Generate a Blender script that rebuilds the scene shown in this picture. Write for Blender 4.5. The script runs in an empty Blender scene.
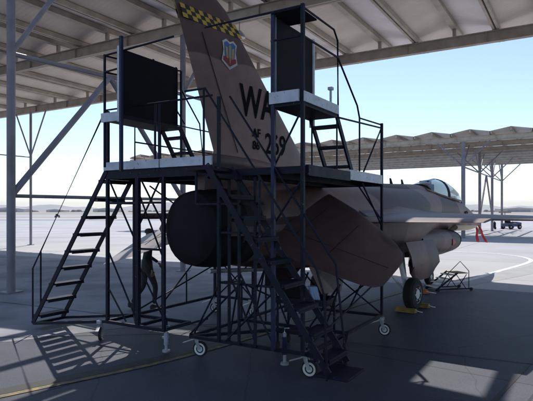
import bpy, bmesh, math, random
from mathutils import Vector, Matrix
R = math.radians
random.seed(7)
sc = bpy.context.scene
col = sc.collection

# ------------------------------------------------------------------ camera, sky, sun, exposure
H = 2.15
FPX = 523.0
cd = bpy.data.cameras.new('camera')
cam = bpy.data.objects.new('camera', cd); col.objects.link(cam)
cam.location = (0, 0, H); cam.rotation_euler = (R(90), 0, 0)
cd.sensor_width = 36.0; cd.lens = 36.0 * FPX / 533.0
cd.shift_y = 10.5 / 533.0
cd.clip_start = 0.1; cd.clip_end = 20000
sc.camera = cam

SUN_EL = 55.0
w = bpy.data.worlds.new('World'); sc.world = w; w.use_nodes = True
nt = w.node_tree
sky = nt.nodes.new('ShaderNodeTexSky'); sky.sky_type = 'NISHITA'
sky.sun_disc = False; sky.sun_elevation = R(SUN_EL); sky.sun_rotation = R(0)
sky.air_density = 1.0; sky.dust_density = 0.35; sky.ozone_density = 1.0; sky.altitude = 600
bg = nt.nodes['Background']; bg.inputs['Strength'].default_value = 0.15
nt.links.new(sky.outputs[0], bg.inputs[0])
sd = bpy.data.lights.new('sun', 'SUN'); sd.energy = 4.2; sd.angle = R(0.53); sd.color = (1.0, 0.95, 0.87)
sun = bpy.data.objects.new('sun', sd); col.objects.link(sun)
sun.rotation_euler = (R(-(90 - SUN_EL)), 0, 0); sun.location = (0, 30, 60)
vs = sc.view_settings
sc.display_settings.display_device = 'sRGB'
vs.view_transform = 'Standard'; vs.look = 'None'; vs.exposure = 0.28; vs.gamma = 1; vs.use_curve_mapping = False
sc.cycles.max_bounces = 8

# ------------------------------------------------------------------ frames
UA = R(-31.0)
UX, UY = math.cos(UA), math.sin(UA)          # along the shelter girders
VX, VY = -UY, UX                             # along the shelter purlins
def UV(u, v, z=0.0):
    return Vector((u * UX + v * VX, u * UY + v * VY, z))

# ------------------------------------------------------------------ materials
MATS = {}
def mat(name, c1, c2=None, rough=0.6, metal=0.0, scale=4.0, detail=5.0, bump=0.0, bscale=40.0, c3=None, lo=0.35, hi=0.65, spec=0.5, coords='Object', stretch=None):
    if name in MATS: return MATS[name]
    m = bpy.data.materials.new(name); m.use_nodes = True
    n = m.node_tree.nodes; l = m.node_tree.links
    p = n['Principled BSDF']
    p.inputs['Roughness'].default_value = rough; p.inputs['Metallic'].default_value = metal
    p.inputs['Specular IOR Level'].default_value = spec
    tc = n.new('ShaderNodeTexCoord'); src = tc.outputs[coords]
    if stretch:
        mp = n.new('ShaderNodeMapping'); mp.inputs['Scale'].default_value = stretch
        l.new(src, mp.inputs['Vector']); src = mp.outputs[0]
    if c2 is None: c2 = tuple(x * 0.75 for x in c1)
    nz = n.new('ShaderNodeTexNoise'); nz.inputs['Scale'].default_value = scale; nz.inputs['Detail'].default_value = detail
    l.new(src, nz.inputs['Vector'])
    cr = n.new('ShaderNodeValToRGB')
    cr.color_ramp.elements[0].position = lo; cr.color_ramp.elements[0].color = (*c2, 1)
    cr.color_ramp.elements[1].position = hi; cr.color_ramp.elements[1].color = (*c1, 1)
    if c3:
        e = cr.color_ramp.elements.new((lo + hi) / 2); e.color = (*c3, 1)
    l.new(nz.outputs['Fac'], cr.inputs[0]); l.new(cr.outputs[0], p.inputs['Base Color'])
    rr = n.new('ShaderNodeMapRange'); rr.inputs[3].default_value = max(0, rough - .1); rr.inputs[4].default_value = min(1, rough + .12)
    l.new(nz.outputs['Fac'], rr.inputs[0]); l.new(rr.outputs[0], p.inputs['Roughness'])
    if bump:
        nb = n.new('ShaderNodeTexNoise'); nb.inputs['Scale'].default_value = bscale; nb.inputs['Detail'].default_value = 6
        l.new(src, nb.inputs['Vector'])
        b = n.new('ShaderNodeBump'); b.inputs['Strength'].default_value = bump; b.inputs['Distance'].default_value = 0.02
        l.new(nb.outputs['Fac'], b.inputs['Height']); l.new(b.outputs[0], p.inputs['Normal'])
    MATS[name] = m
    return m

STEEL = mat('tan_steel', (.50, .44, .36), (.38, .33, .27), .55, scale=2.5, bump=.1)
COLUMN = mat('column_steel', (.25, .24, .28), (.18, .17, .2), .5, scale=2.0, bump=.1)
BLUE = mat('navy_paint', (.007, .010, .030), (.004, .005, .013), .6, scale=6, bump=.15, spec=.28)
def chips(m, thr=.66, c=(.16, .15, .15)):
    n = m.node_tree.nodes; l = m.node_tree.links; p = n['Principled BSDF']; lk = p.inputs['Base Color'].links[0]; srcs = lk.from_socket
    tc = n.new('ShaderNodeTexCoord'); nz = n.new('ShaderNodeTexNoise'); nz.inputs['Scale'].default_value = 22; nz.inputs['Detail'].default_value = 8; nz.inputs['Roughness'].default_value = .7
    l.new(tc.outputs['Object'], nz.inputs[0]); g = n.new('ShaderNodeMapRange'); g.inputs[1].default_value = thr - .03; g.inputs[2].default_value = thr + .02; l.new(nz.outputs['Fac'], g.inputs[0])
    mx = n.new('ShaderNodeMix'); mx.data_type = 'RGBA'; l.new(g.outputs[0], mx.inputs[0]); l.new(srcs, mx.inputs[6]); mx.inputs[7].default_value = (*c, 1); l.new(mx.outputs[2], p.inputs['Base Color'])
chips(BLUE)
BLUE2 = mat('blue_paint', (.014, .024, .085), (.008, .012, .035), .5, scale=5, bump=.1, spec=.35)
DARKP = mat('dark_panel', (.009, .009, .018), (.006, .006, .011), .75, scale=3, bump=.2, spec=.2)
chips(BLUE2)
PALE = mat('pale_board', (.62, .66, .76), (.48, .52, .60), .5, scale=5, bump=.1)
chips(PALE, .62, (.22, .2, .19))
GALV = mat('galvanised', (.55, .56, .6), (.38, .39, .43), .35, metal=.6, scale=9)
RUBBER = mat('rubber', (.02, .02, .021), (.012, .012, .013), .85, scale=20, bump=.2)
BLACK = mat('black_cover', (.016, .013, .020), (.008, .007, .010), .8, scale=3, bump=.4, bscale=6, spec=.2)
WHITE = mat('white_paint', (.75, .75, .73), (.6, .6, .58), .5, scale=8)
YELLOW = mat('yellow_paint', (.42, .26, .04), (.2, .13, .04), .55, scale=6)
CHKY = mat('checker_yellow', (.55, .36, .04), (.45, .3, .03), .55)
CHKB = mat('checker_black', (.012, .012, .012), (.008, .008, .008), .6)
LETTER = mat('letter_black', (.008, .008, .009), (.005, .005, .006), .8, spec=.1)
RED = mat('red_cloth', (.62, .05, .04), (.45, .03, .03), .7, scale=10)
REDP = mat('red_paint', (.5, .03, .04), (.35, .02, .02), .45)
SKYB = mat('pale_blue_plastic', (.35, .5, .75), (.28, .4, .65), .4)
TANB = mat('belly_tan', (.45, .36, .26), (.38, .29, .2), .55, scale=2)
EMB_W = mat('emblem_white', (.6, .6, .62)); EMB_B = mat('emblem_blue', (.05, .16, .42)); EMB_Y = mat('emblem_gold', (.55, .36, .12)); EMB_R = mat('emblem_red', (.3, .02, .04)); EMB_L = mat('emblem_light_blue', (.2, .42, .62))
CLOTH = mat('dark_clothing', (.03, .032, .035), (.018, .019, .022), .9, scale=15, bump=.3)
SKIN = mat('skin', (.30, .17, .11), (.24, .13, .085), .55, scale=12)
HAIR = mat('cap_cloth', (.06, .06, .055), (.04, .04, .035), .9, scale=30)
BOOT = mat('boot_leather', (.012, .011, .01), None, .5)

def camo_material(name='aircraft_camo', kz=0.0, z0=2.0, bias=0.0, light=(.185, .112, .098), dark=(.058, .028, .024), grey=(.115, .078, .080)):
    m = bpy.data.materials.new(name); m.use_nodes = True
    n = m.node_tree.nodes; l = m.node_tree.links; p = n['Principled BSDF']
    tc = n.new('ShaderNodeTexCoord')
    mp = n.new('ShaderNodeMapping'); mp.inputs['Scale'].default_value = (.42, .42, .55); mp.inputs['Location'].default_value = (3.3, 1.2, 2.05)
    l.new(tc.outputs['Object'], mp.inputs[0])
    nz = n.new('ShaderNodeTexNoise'); nz.inputs['Scale'].default_value = 1.0; nz.inputs['Detail'].default_value = 1.2; nz.inputs['Roughness'].default_value = .4
    l.new(mp.outputs[0], nz.inputs[0])
    cr = n.new('ShaderNodeValToRGB')
    e = cr.color_ramp.elements
    e[0].position = .0; e[0].color = (*dark, 1)
    e[1].position = .47; e[1].color = (*dark, 1)
    a = e.new(.485); a.color = (*light, 1)
    a = e.new(.60); a.color = (*light, 1)
    a = e.new(.615); a.color = (*grey, 1)
    s3 = n.new('ShaderNodeSeparateXYZ'); l.new(tc.outputs['Object'], s3.inputs[0])
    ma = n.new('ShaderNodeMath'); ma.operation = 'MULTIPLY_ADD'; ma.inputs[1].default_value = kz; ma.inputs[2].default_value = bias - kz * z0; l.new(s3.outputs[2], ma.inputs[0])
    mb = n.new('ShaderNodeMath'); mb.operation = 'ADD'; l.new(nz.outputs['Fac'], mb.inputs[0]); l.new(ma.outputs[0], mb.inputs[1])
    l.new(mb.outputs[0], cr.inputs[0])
    n2 = n.new('ShaderNodeTexNoise'); n2.inputs['Scale'].default_value = 5; n2.inputs['Detail'].default_value = 8
    l.new(tc.outputs['Object'], n2.inputs[0])
    mx = n.new('ShaderNodeMix'); mx.data_type = 'RGBA'; mx.blend_type = 'MULTIPLY'; mx.inputs[0].default_value = .45
    g = n.new('ShaderNodeMapRange'); g.inputs[1].default_value = .3; g.inputs[2].default_value = .7; g.inputs[3].default_value = .6; g.inputs[4].default_value = 1.2
    l.new(n2.outputs['Fac'], g.inputs[0])
    l.new(cr.outputs[0], mx.inputs[6]); l.new(g.outputs[0], mx.inputs[7])
    l.new(mx.outputs[2], p.inputs['Base Color'])
    p.inputs['Roughness'].default_value = .5; p.inputs['Specular IOR Level'].default_value = .4
    # panel seams
    bk = n.new('ShaderNodeTexBrick'); bk.inputs['Scale'].default_value = 1.1; bk.inputs['Mortar Size'].default_value = .006
    bk.inputs['Color1'].default_value = (1, 1, 1, 1); bk.inputs['Color2'].default_value = (1, 1, 1, 1); bk.inputs['Mortar'].default_value = (0, 0, 0, 1)
    sx = n.new('ShaderNodeSeparateXYZ'); cx = n.new('ShaderNodeCombineXYZ')
    l.new(tc.outputs['Object'], sx.inputs[0]); l.new(sx.outputs[0], cx.inputs[0]); l.new(sx.outputs[2], cx.inputs[1]); l.new(cx.outputs[0], bk.inputs[0])
    b = n.new('ShaderNodeBump'); b.inputs['Strength'].default_value = .35; b.inputs['Distance'].default_value = .01
    l.new(bk.outputs[0], b.inputs['Height']); l.new(b.outputs[0], p.inputs['Normal'])
    return m
CAMO = camo_material()
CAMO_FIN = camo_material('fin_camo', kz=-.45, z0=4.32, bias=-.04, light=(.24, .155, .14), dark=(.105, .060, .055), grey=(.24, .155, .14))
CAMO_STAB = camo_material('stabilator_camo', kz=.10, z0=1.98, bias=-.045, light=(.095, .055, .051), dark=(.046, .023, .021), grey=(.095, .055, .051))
PALEG = mat('port_stabilator_grey', (.42, .40, .42), (.30, .28, .29), .5, scale=2.2, bump=.1)
CAMO_WING_SKY = camo_material('wing_camo_sky_tint', bias=.12, grey=(.15, .145, .18), light=(.16, .12, .12))  # camo with its grey tinted blue for sky reflected on the wing

def wave_metal(name, c1, c2):
    m = mat(name, c1, c2, .6, scale=1.2)
    n = m.node_tree.nodes; l = m.node_tree.links
    tc = n.new('ShaderNodeTexCoord'); wv = n.new('ShaderNodeTexWave')
    wv.wave_type = 'BANDS'; wv.bands_direction = 'Y'; wv.inputs['Scale'].default_value = 1.6
    l.new(tc.outputs['Object'], wv.inputs[0])
    b = n.new('ShaderNodeBump'); b.inputs['Strength'].default_value = .15; b.inputs['Distance'].default_value = .02
    l.new(wv.outputs['Fac'], b.inputs['Height']); l.new(b.outputs[0], n['Principled BSDF'].inputs['Normal'])
    return m
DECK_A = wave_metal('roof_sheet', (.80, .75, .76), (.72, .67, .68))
DECK_B = wave_metal('roof_sheet_slope_tone', (.72, .64, .56), (.63, .55, .48))  # tone of the opposite slope under the light, put into the sheet colour

def glass_material():
    m = bpy.data.materials.new('canopy_glass'); m.use_nodes = True
    n = m.node_tree.nodes; l = m.node_tree.links
    p = n['Principled BSDF']
    p.inputs['Base Color'].default_value = (.12, .20, .26, 1); p.inputs['Roughness'].default_value = .04
    p.inputs['Coat Weight'].default_value = 1; p.inputs['Coat Roughness'].default_value = .03
    tr = n.new('ShaderNodeBsdfTransparent'); tr.inputs[0].default_value = (.72, .80, .86, 1)
    mx = n.new('ShaderNodeMixShader'); mx.inputs[0].default_value = .5
    l.new(tr.outputs[0], mx.inputs[1]); l.new(p.outputs[0], mx.inputs[2]); l.new(mx.outputs[0], n['Material Output'].inputs[0])
    return m
GLASS = glass_material()

# ------------------------------------------------------------------ mesh builder
class MB:
    def __init__(s): s.v = []; s.f = []; s.m = []; s.cur = 0
    def add(s, vs_, fs):
        k = len(s.v); s.v += [Vector(p) for p in vs_]
        for f in fs: s.f.append([i + k for i in f]); s.m.append(s.cur)
    def box(s, a, b):
        x0, y0, z0 = [min(a[i], b[i]) for i in range(3)]; x1, y1, z1 = [max(a[i], b[i]) for i in range(3)]
        s.add([(x0, y0, z0), (x1, y0, z0), (x1, y1, z0), (x0, y1, z0), (x0, y0, z1), (x1, y0, z1), (x1, y1, z1), (x0, y1, z1)],
              [(0, 3, 2, 1), (4, 5, 6, 7), (0, 1, 5, 4), (1, 2, 6, 5), (2, 3, 7, 6), (3, 0, 4, 7)])
    def bar(s, p, q, w_=.05, h_=None, up=(0, 0, 1)):
        h_ = h_ or w_
        p = Vector(p); q = Vector(q); d = (q - p).normalized(); up = Vector(up)
        if abs(d.dot(up)) > .98: up = Vector((1, 0, 0))
        a = d.cross(up).normalized(); b = a.cross(d).normalized()
        a *= w_ / 2; b *= h_ / 2
        s.add([p - a - b, p + a - b, p + a + b, p - a + b, q - a - b, q + a - b, q + a + b, q - a + b],
              [(0, 3, 2, 1), (4, 5, 6, 7), (0, 1, 5, 4), (1, 2, 6, 5), (2, 3, 7, 6), (3, 0, 4, 7)])
    def tube(s, pts, r, n=8, r2=None):
        pts = [Vector(p) for p in pts]; rings = []
        N = len(pts)
        for i, p in enumerate(pts):
            if i == 0: d = pts[1] - p
            elif i == N - 1: d = p - pts[-2]
            else: d = (pts[i + 1] - p).normalized() + (p - pts[i - 1]).normalized()
            d.normalize()
            up = Vector((0, 0, 1)) if abs(d.z) < .95 else Vector((1, 0, 0))
            a = d.cross(up).normalized(); b = a.cross(d)
            rr = r if r2 is None else r + (r2 - r) * i / (N - 1)
            rings.append([p + (a * math.cos(2 * math.pi * k / n) + b * math.sin(2 * math.pi * k / n)) * rr for k in range(n)])
        s.loft(rings)
    def loft(s, rings, cap=True, closed=True):
        n = len(rings[0]); vs_ = [p for r_ in rings for p in r_]; fs = []
        for i in range(len(rings) - 1):
            for k in range(n if closed else n - 1):
                a = i * n + k; b = i * n + (k + 1) % n
                fs.append((a, b, b + n, a + n))
        if cap and closed:
            fs.append(tuple(reversed(range(n)))); fs.append(tuple((len(rings) - 1) * n + k for k in range(n)))
        s.add(vs_, fs)
    def cyl(s, c, axis, r, hgt, n=20, r2=None):
        c = Vector(c); ax = Vector(axis).normalized() * (hgt / 2)
        s.tube([c - ax, c + ax], r, n, r2)
    def prism(s, pts, axis_vec):
        n = len(pts); a = [Vector(p) for p in pts]; b = [p + Vector(axis_vec) for p in a]
        s.add(a + b, [tuple(reversed(range(n))), tuple(range(n, 2 * n))] + [(k, (k + 1) % n, n + (k + 1) % n, n + k) for k in range(n)])
    def lathe(s, c, axis, prof, n=24):
        c = Vector(c); d = Vector(axis).normalized()
        up = Vector((0, 0, 1)) if abs(d.z) < .95 else Vector((1, 0, 0))
        a = d.cross(up).normalized(); b = a.cross(d)
        rings = [[c + d * t + (a * math.cos(2 * math.pi * k / n) + b * math.sin(2 * math.pi * k / n)) * r for k in range(n)] for (t, r) in prof]
        s.loft(rings)
    def build(s, name, m, parent=None, off=(0, 0, 0), smooth=False, bevel=0):
        me = bpy.data.meshes.new(name)
        o_ = Vector(off)
        me.from_pydata([tuple(p - o_) for p in s.v], [], s.f)
        ms = m if isinstance(m, (list, tuple)) else [m]
        for q in ms: me.materials.append(q)
        for p, i in zip(me.polygons, s.m): p.material_index = i
        bm = bmesh.new(); bm.from_mesh(me); bmesh.ops.recalc_face_normals(bm, faces=bm.faces); bm.to_mesh(me); bm.free()
        if smooth:
            for p in me.polygons: p.use_smooth = True
            try: me.set_sharp_from_angle(angle=R(38))
            except Exception: pass
        o = bpy.data.objects.new(name, me); col.objects.link(o)
        if parent: o.parent = parent
        if bevel:
            bv = o.modifiers.new('bevel', 'BEVEL'); bv.width = bevel; bv.segments = 2; bv.limit_method = 'ANGLE'
        return o

def tag(o, label=None, cat=None, group=None, kind=None):
    if label: o['label'] = label
    if cat: o['category'] = cat
    if group: o['group'] = group
    if kind: o['kind'] = kind
    return o
def empty(name, loc, rz=0.0):
    o = bpy.data.objects.new(name, None); col.objects.link(o); o.location = loc; o.rotation_euler = (0, 0, rz); o.empty_display_size = .3
    return o
def copy_tree(o, parent=None):
    c = o.copy(); col.objects.link(c); c.parent = parent
    for ch in list(o.children): copy_tree(ch, c)
    return c

# ------------------------------------------------------------------ ground
def ground_material():
    m = bpy.data.materials.new('outside_concrete'); m.use_nodes = True
    n = m.node_tree.nodes; l = m.node_tree.links; p = n['Principled BSDF']
    tc = n.new('ShaderNodeTexCoord')
    n1 = n.new('ShaderNodeTexNoise'); n1.inputs['Scale'].default_value = .25; n1.inputs['Detail'].default_value = 10
    l.new(tc.outputs['Object'], n1.inputs[0])
    cr = n.new('ShaderNodeValToRGB'); cr.color_ramp.elements[0].position = .3; cr.color_ramp.elements[0].color = (.36, .355, .37, 1)
    cr.color_ramp.elements[1].position = .7; cr.color_ramp.elements[1].color = (.45, .445, .46, 1)
    l.new(n1.outputs['Fac'], cr.inputs[0])
    # slab joints, 6 m squares turned to the shelter's direction
    mp = n.new('ShaderNodeMapping'); mp.inputs['Rotation'].default_value = (0, 0, R(31)); l.new(tc.outputs['Object'], mp.inputs[0])
    bk = n.new('ShaderNodeTexBrick'); bk.offset = 0; bk.inputs['Scale'].default_value = 1; bk.inputs['Brick Width'].default_value = 6; bk.inputs['Row Height'].default_value = 6
    bk.inputs['Mortar Size'].default_value = .035
    bk.inputs['Color1'].default_value = (1, 1, 1, 1); bk.inputs['Color2'].default_value = (.93, .93, .93, 1); bk.inputs['Mortar'].default_value = (.6, .6, .6, 1)
    l.new(mp.outputs[0], bk.inputs[0])
    mx = n.new('ShaderNodeMix'); mx.data_type = 'RGBA'; mx.blend_type = 'MULTIPLY'; mx.inputs[0].default_value = 1
    l.new(cr.outputs[0], mx.inputs[6]); l.new(bk.outputs[0], mx.inputs[7])
    l.new(mx.outputs[2], p.inputs['Base Color']); p.inputs['Roughness'].default_value = .8; p.inputs['Specular IOR Level'].default_value = .25
    return m
def pad_material():
    m = bpy.data.materials.new('shelter_pavement'); m.use_nodes = True
    n = m.node_tree.nodes; l = m.node_tree.links; p = n['Principled BSDF']
    tc = n.new('ShaderNodeTexCoord')
    n1 = n.new('ShaderNodeTexNoise'); n1.inputs['Scale'].default_value = .5; n1.inputs['Detail'].default_value = 9; n1.inputs['Roughness'].default_value = .6
    l.new(tc.outputs['Object'], n1.inputs[0])
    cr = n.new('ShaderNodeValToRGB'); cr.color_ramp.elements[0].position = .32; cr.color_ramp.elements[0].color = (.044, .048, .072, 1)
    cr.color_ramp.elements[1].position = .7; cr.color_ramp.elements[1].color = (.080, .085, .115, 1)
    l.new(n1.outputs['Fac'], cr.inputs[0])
    n2 = n.new('ShaderNodeTexNoise'); n2.inputs['Scale'].default_value = 60; n2.inputs['Detail'].default_value = 4
    l.new(tc.outputs['Object'], n2.inputs[0])
    g = n.new('ShaderNodeMapRange'); g.inputs[1].default_value = .3; g.inputs[2].default_value = .7; g.inputs[3].default_value = .75; g.inputs[4].default_value = 1.2
    l.new(n2.outputs['Fac'], g.inputs[0])
    mx = n.new('ShaderNodeMix'); mx.data_type = 'RGBA'; mx.blend_type = 'MULTIPLY'; mx.inputs[0].default_value = 1
    l.new(cr.outputs[0], mx.inputs[6]); l.new(g.outputs[0], mx.inputs[7])
    # oil spots
    v = n.new('ShaderNodeTexNoise'); v.inputs['Scale'].default_value = 1.4; v.inputs['Detail'].default_value = 3
    l.new(tc.outputs['Object'], v.inputs[0])
    g2 = n.new('ShaderNodeMapRange'); g2.inputs[1].default_value = .66; g2.inputs[2].default_value = .72; g2.inputs[3].default_value = 1; g2.inputs[4].default_value = .62
    l.new(v.outputs['Fac'], g2.inputs[0])
    mx2 = n.new('ShaderNodeMix'); mx2.data_type = 'RGBA'; mx2.blend_type = 'MULTIPLY'; mx2.inputs[0].default_value = 1
    l.new(mx.outputs[2], mx2.inputs[6]); l.new(g2.outputs[0], mx2.inputs[7])
    mp = n.new('ShaderNodeMapping'); mp.inputs['Rotation'].default_value = (0, 0, R(38)); mp.inputs['Location'].default_value = (1.3, 2.1, 0); l.new(tc.outputs['Object'], mp.inputs[0])
    bk = n.new('ShaderNodeTexBrick'); bk.offset = 0; bk.inputs['Scale'].default_value = 1; bk.inputs['Brick Width'].default_value = 4.6; bk.inputs['Row Height'].default_value = 4.6
    bk.inputs['Mortar Size'].default_value = .018; bk.inputs['Bias'].default_value = 0
    bk.inputs['Color1'].default_value = (1, 1, 1, 1); bk.inputs['Color2'].default_value = (.82, .82, .83, 1); bk.inputs['Mortar'].default_value = (.35, .35, .35, 1)
    l.new(mp.outputs[0], bk.inputs[0])
    vo = n.new('ShaderNodeTexVoronoi'); vo.feature = 'DISTANCE_TO_EDGE'; vo.inputs['Scale'].default_value = .33
    nw = n.new('ShaderNodeTexNoise'); nw.inputs['Scale'].default_value = 2.0; l.new(tc.outputs['Object'], nw.inputs[0])
    mw = n.new('ShaderNodeMix'); mw.data_type = 'VECTOR'; mw.inputs[0].default_value = .12; l.new(tc.outputs['Object'], mw.inputs[4]); l.new(nw.outputs['Color'], mw.inputs[5]); l.new(mw.outputs[1], vo.inputs[0])
    gc = n.new('ShaderNodeMapRange'); gc.inputs[1].default_value = 0; gc.inputs[2].default_value = .004; gc.inputs[3].default_value = .55; gc.inputs[4].default_value = 1; l.new(vo.outputs[0], gc.inputs[0])
    m3 = n.new('ShaderNodeMix'); m3.data_type = 'RGBA'; m3.blend_type = 'MULTIPLY'; m3.inputs[0].default_value = 1; l.new(mx2.outputs[2], m3.inputs[6]); l.new(bk.outputs[0], m3.inputs[7])
    m4 = n.new('ShaderNodeMix'); m4.data_type = 'RGBA'; m4.blend_type = 'MULTIPLY'; m4.inputs[0].default_value = 1; l.new(m3.outputs[2], m4.inputs[6]); l.new(gc.outputs[0], m4.inputs[7])
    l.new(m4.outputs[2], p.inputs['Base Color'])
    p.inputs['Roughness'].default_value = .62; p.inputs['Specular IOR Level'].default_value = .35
    b = n.new('ShaderNodeBump'); b.inputs['Strength'].default_value = .25; b.inputs['Distance'].default_value = .01
    l.new(n2.outputs['Fac'], b.inputs['Height']); l.new(b.outputs[0], p.inputs['Normal'])
    return m

def sheet(name, pts, z, m, kind='structure'):
    b = MB(); b.add([(p[0], p[1], z) for p in pts], [tuple(range(len(pts)))])
    o = b.build(name, m)
    o['kind'] = kind
    return o
GM = ground_material(); PM = pad_material()
DESERT = mat('desert_soil', (.33, .29, .25), (.24, .21, .18), .9, scale=.02, coords='Object')
BAND = mat('dark_apron_band', (.26, .26, .27), (.2, .2, .21), .85, scale=.3)
sheet('ground', [(-7000, -3000), (7000, -3000), (7000, 9000), (-7000, 9000)], 0, GM)
P = lambda u, v: tuple(UV(u, v)[:2])
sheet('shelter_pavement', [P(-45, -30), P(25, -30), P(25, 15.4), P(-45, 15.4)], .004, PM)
SUNLIT_TONE = mat('painted_sunlit_ground', (.27, .27, .30), (.12, .122, .145), .75, scale=.55, detail=10, lo=.36, hi=.6, bump=.15)
sheet('sunlit_ground_patch', [P(-45, -2.0), (-9.5, 7.2), (-4.2, 8.6), (-2.5, 9.7), (-.6, 10.0), (1.6, 12.6), P(-5.0, 15.398), P(-45, 15.398)], .0065, SUNLIT_TONE)  # lighter pavement colour stands in for sunlight on the left ground
def ribbon(name, pts, wd, z, m, kind='structure'):
    b = MB(); vs_ = []; n = len(pts)
    pts = [Vector((p[0], p[1], 0)) for p in pts]
    for i, p in enumerate(pts):
        d = (pts[min(i + 1, n - 1)] - pts[max(i - 1, 0)]).normalized(); a = Vector((-d.y, d.x, 0)) * wd / 2
        vs_ += [(p + a).to_tuple()[:2] + (z,), (p - a).to_tuple()[:2] + (z,)]
    b.add(vs_, [(2 * i, 2 * i + 1, 2 * i + 3, 2 * i + 2) for i in range(n - 1)])
    o = b.build(name, m); o['kind'] = kind
    return o
def smooth_pts(ctrl, k=8):
    out = []
    for i in range(len(ctrl) - 1):
        p0 = Vector(ctrl[max(i - 1, 0)]); p1 = Vector(ctrl[i]); p2 = Vector(ctrl[i + 1]); p3 = Vector(ctrl[min(i + 2, len(ctrl) - 1)])
        for j in range(k):
            t = j / k
            out.append(.5 * ((2 * p1) + (p2 - p0) * t + (2 * p0 - 5 * p1 + 4 * p2 - p3) * t * t + (3 * p1 - p0 - 3 * p2 + p3) * t ** 3))
    out.append(Vector(ctrl[-1])); return out
TAR_SHADOW = mat('tar_and_shadow', (.02, .02, .022), None, .6, scale=8)
WORNY = mat('worn_yellow_line', (.27, .20, .07), (.10, .095, .085), .7, scale=7, detail=9, lo=.40, hi=.6)
WORNW = mat('worn_white_line', (.66, .66, .66), (.46, .46, .46), .7, scale=5, detail=9, lo=.3, hi=.5)
yl = smooth_pts([(-6.5, 3.1), (-3.06, 6.05), (-1.13, 7.8), (1.3, 10.9), (4.8, 15.4)])
ribbon('taxi_line', yl, .10, .012, WORNY)
ribbon('taxi_line_border', [p + Vector((-.12, .13)) for p in yl], .22, .010, TAR_SHADOW)
ribbon('seam_and_shadow_line', [(1.2, 4.1), (2.6, 5.95), (3.84, 7.54), (8, 12.9)], .055, .008, TAR_SHADOW)  # dark strip painted where a roof purlin's shadow crosses the pavement
ribbon('seam_and_shadow_line', [(-14, 8.6), (-4, 8.9), (1, 9.5)], .03, .0105, TAR_SHADOW)
ribbon('seam_and_shadow_line', [(-13, 15.0), (-6, 12.2), (4, 7.2)], .03, .0125, TAR_SHADOW)
ribbon('white_curved_line', smooth_pts([(4.9, 15.3), (6.2, 16.2), (8.4, 18.8), (10.6, 21.4), (11.7, 23.2), (11.9, 25.3), (10.9, 26.9), (8.5, 27.9), (3, 28.6)]), .20, .006, WORNW)
GREYW = mat('grey_concrete_strip', (.36, .36, .37), (.3, .3, .31), .8, scale=1.5)
ribbon('concrete_strip', smooth_pts([(5.6, 15.5), (8.9, 18.4), (11.3, 21.0), (13.5, 24.5)]), 1.0, .004, GREYW)
# far bands of apron, runway and desert
for (y0, y1, m_) in ((118, 133, BAND), (165, 205, DESERT), (260, 300, BAND), (330, 700, DESERT), (760, 9000, DESERT)):
    sheet('desert_strip' if m_ is DESERT else 'taxiway', [(-7000, y0 * 1.05), (7000, y0 * .95), (7000, y1 * .95), (-7000, y1 * 1.05)], .01, m_)
ribbon('apron_joint', [(-60, 45), (-20, 42), (40, 40)], .12, .006, BAND)
ribbon('apron_joint', [(-60, 70), (-20, 66), (60, 62)], .2, .006, BAND)

# far hills and town
def hills(name, Y, x0, x1, hmax, m, seed, n=120):
    rnd = random.Random(seed); b = MB(); ph = [rnd.uniform(0, 6) for _ in range(6)]
    rows = []
    for r_ in range(5):
        row = []
        for i in range(n + 1):
            x = x0 + (x1 - x0) * i / n
            hgt = hmax * (.55 + .2 * math.sin(i * .11 + ph[0]) + .14 * math.sin(i * .29 + ph[1]) + .08 * math.sin(i * .71 + ph[2]) + .04 * rnd.random())
            edge = min(1, i / 14, (n - i) / 14)
            f = (0, .45, 1.0, .5, 0)[r_]
            row.append((x, Y + (r_ - 2) * 260 + 60 * math.sin(i * .4), max(-1, hgt * f * edge) if f else -1))
        rows.append(row)
    b.loft(rows, cap=False, closed=False)
    o = b.build(name, m, smooth=True); o['kind'] = 'structure'
HILL = mat('hill_rock', (.30, .27, .26), (.22, .2, .2), .95, scale=.004)
hills('hills', 4600, -5200, -200, 95, HILL, 3)
hills('hills', 6400, 600, 6800, 100, HILL, 5)
# low scrub and buildings along the field edge
b = MB(); rnd = random.Random(11)
for i in range(420):
    x = rnd.uniform(-1300, 1400); y = rnd.uniform(1050, 1300); s_ = rnd.uniform(3, 9); hh = rnd.uniform(1.5, 5.5)
    ring = [(x + s_ * math.cos(k * math.pi / 3) * rnd.uniform(.7, 1.1), y + s_ * math.sin(k * math.pi / 3), 0) for k in range(6)]
    top = [(p[0] * .6 + x * .4, p[1] * .6 + y * .4, hh * rnd.uniform(.7, 1)) for p in ring]
    b.loft([ring, top])
SCRUB = mat('far_scrub', (.10, .11, .09), (.07, .08, .07), .95, scale=.1)
tag(b.build('scrub', SCRUB), 'far dusty line of scrub and trees along the edge of the airfield', 'scrub', kind='stuff')
FARW = mat('far_wall', (.5, .47, .44), (.4, .38, .36), .8, scale=.1)
for i, (x, wdt, hh, yy, desc) in enumerate([(-480, 60, 9, 980, 'long pale hangar far across the airfield, leftmost of the far buildings'),
                               (-395, 34, 6, 990, 'low pale shed far across the airfield, between the two long pale hangars'),
                               (-300, 46, 8, 985, 'pale hangar far across the airfield, seen through the stairs of the left stand'),
                               (470, 70, 9, 985, 'pale hangar far across the airfield, seen right of the aircraft nose')]):
    hb = empty('far_hangar', (x, yy, 0))
    b = MB(); b.prism([(-wdt / 2, -12, 0), (wdt / 2, -12, 0), (wdt / 2, -12, hh * .7), (0, -12, hh), (-wdt / 2, -12, hh * .7)], (0, 24, 0)); b.build('wall', FARW, hb)
    b = MB(); b.box((-wdt * .3, -12.3, 0), (wdt * .3, -12.05, hh * .55)); b.build('door', BAND, hb)
    tag(hb, desc, 'hangar', 'hangars across the airfield')

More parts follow.
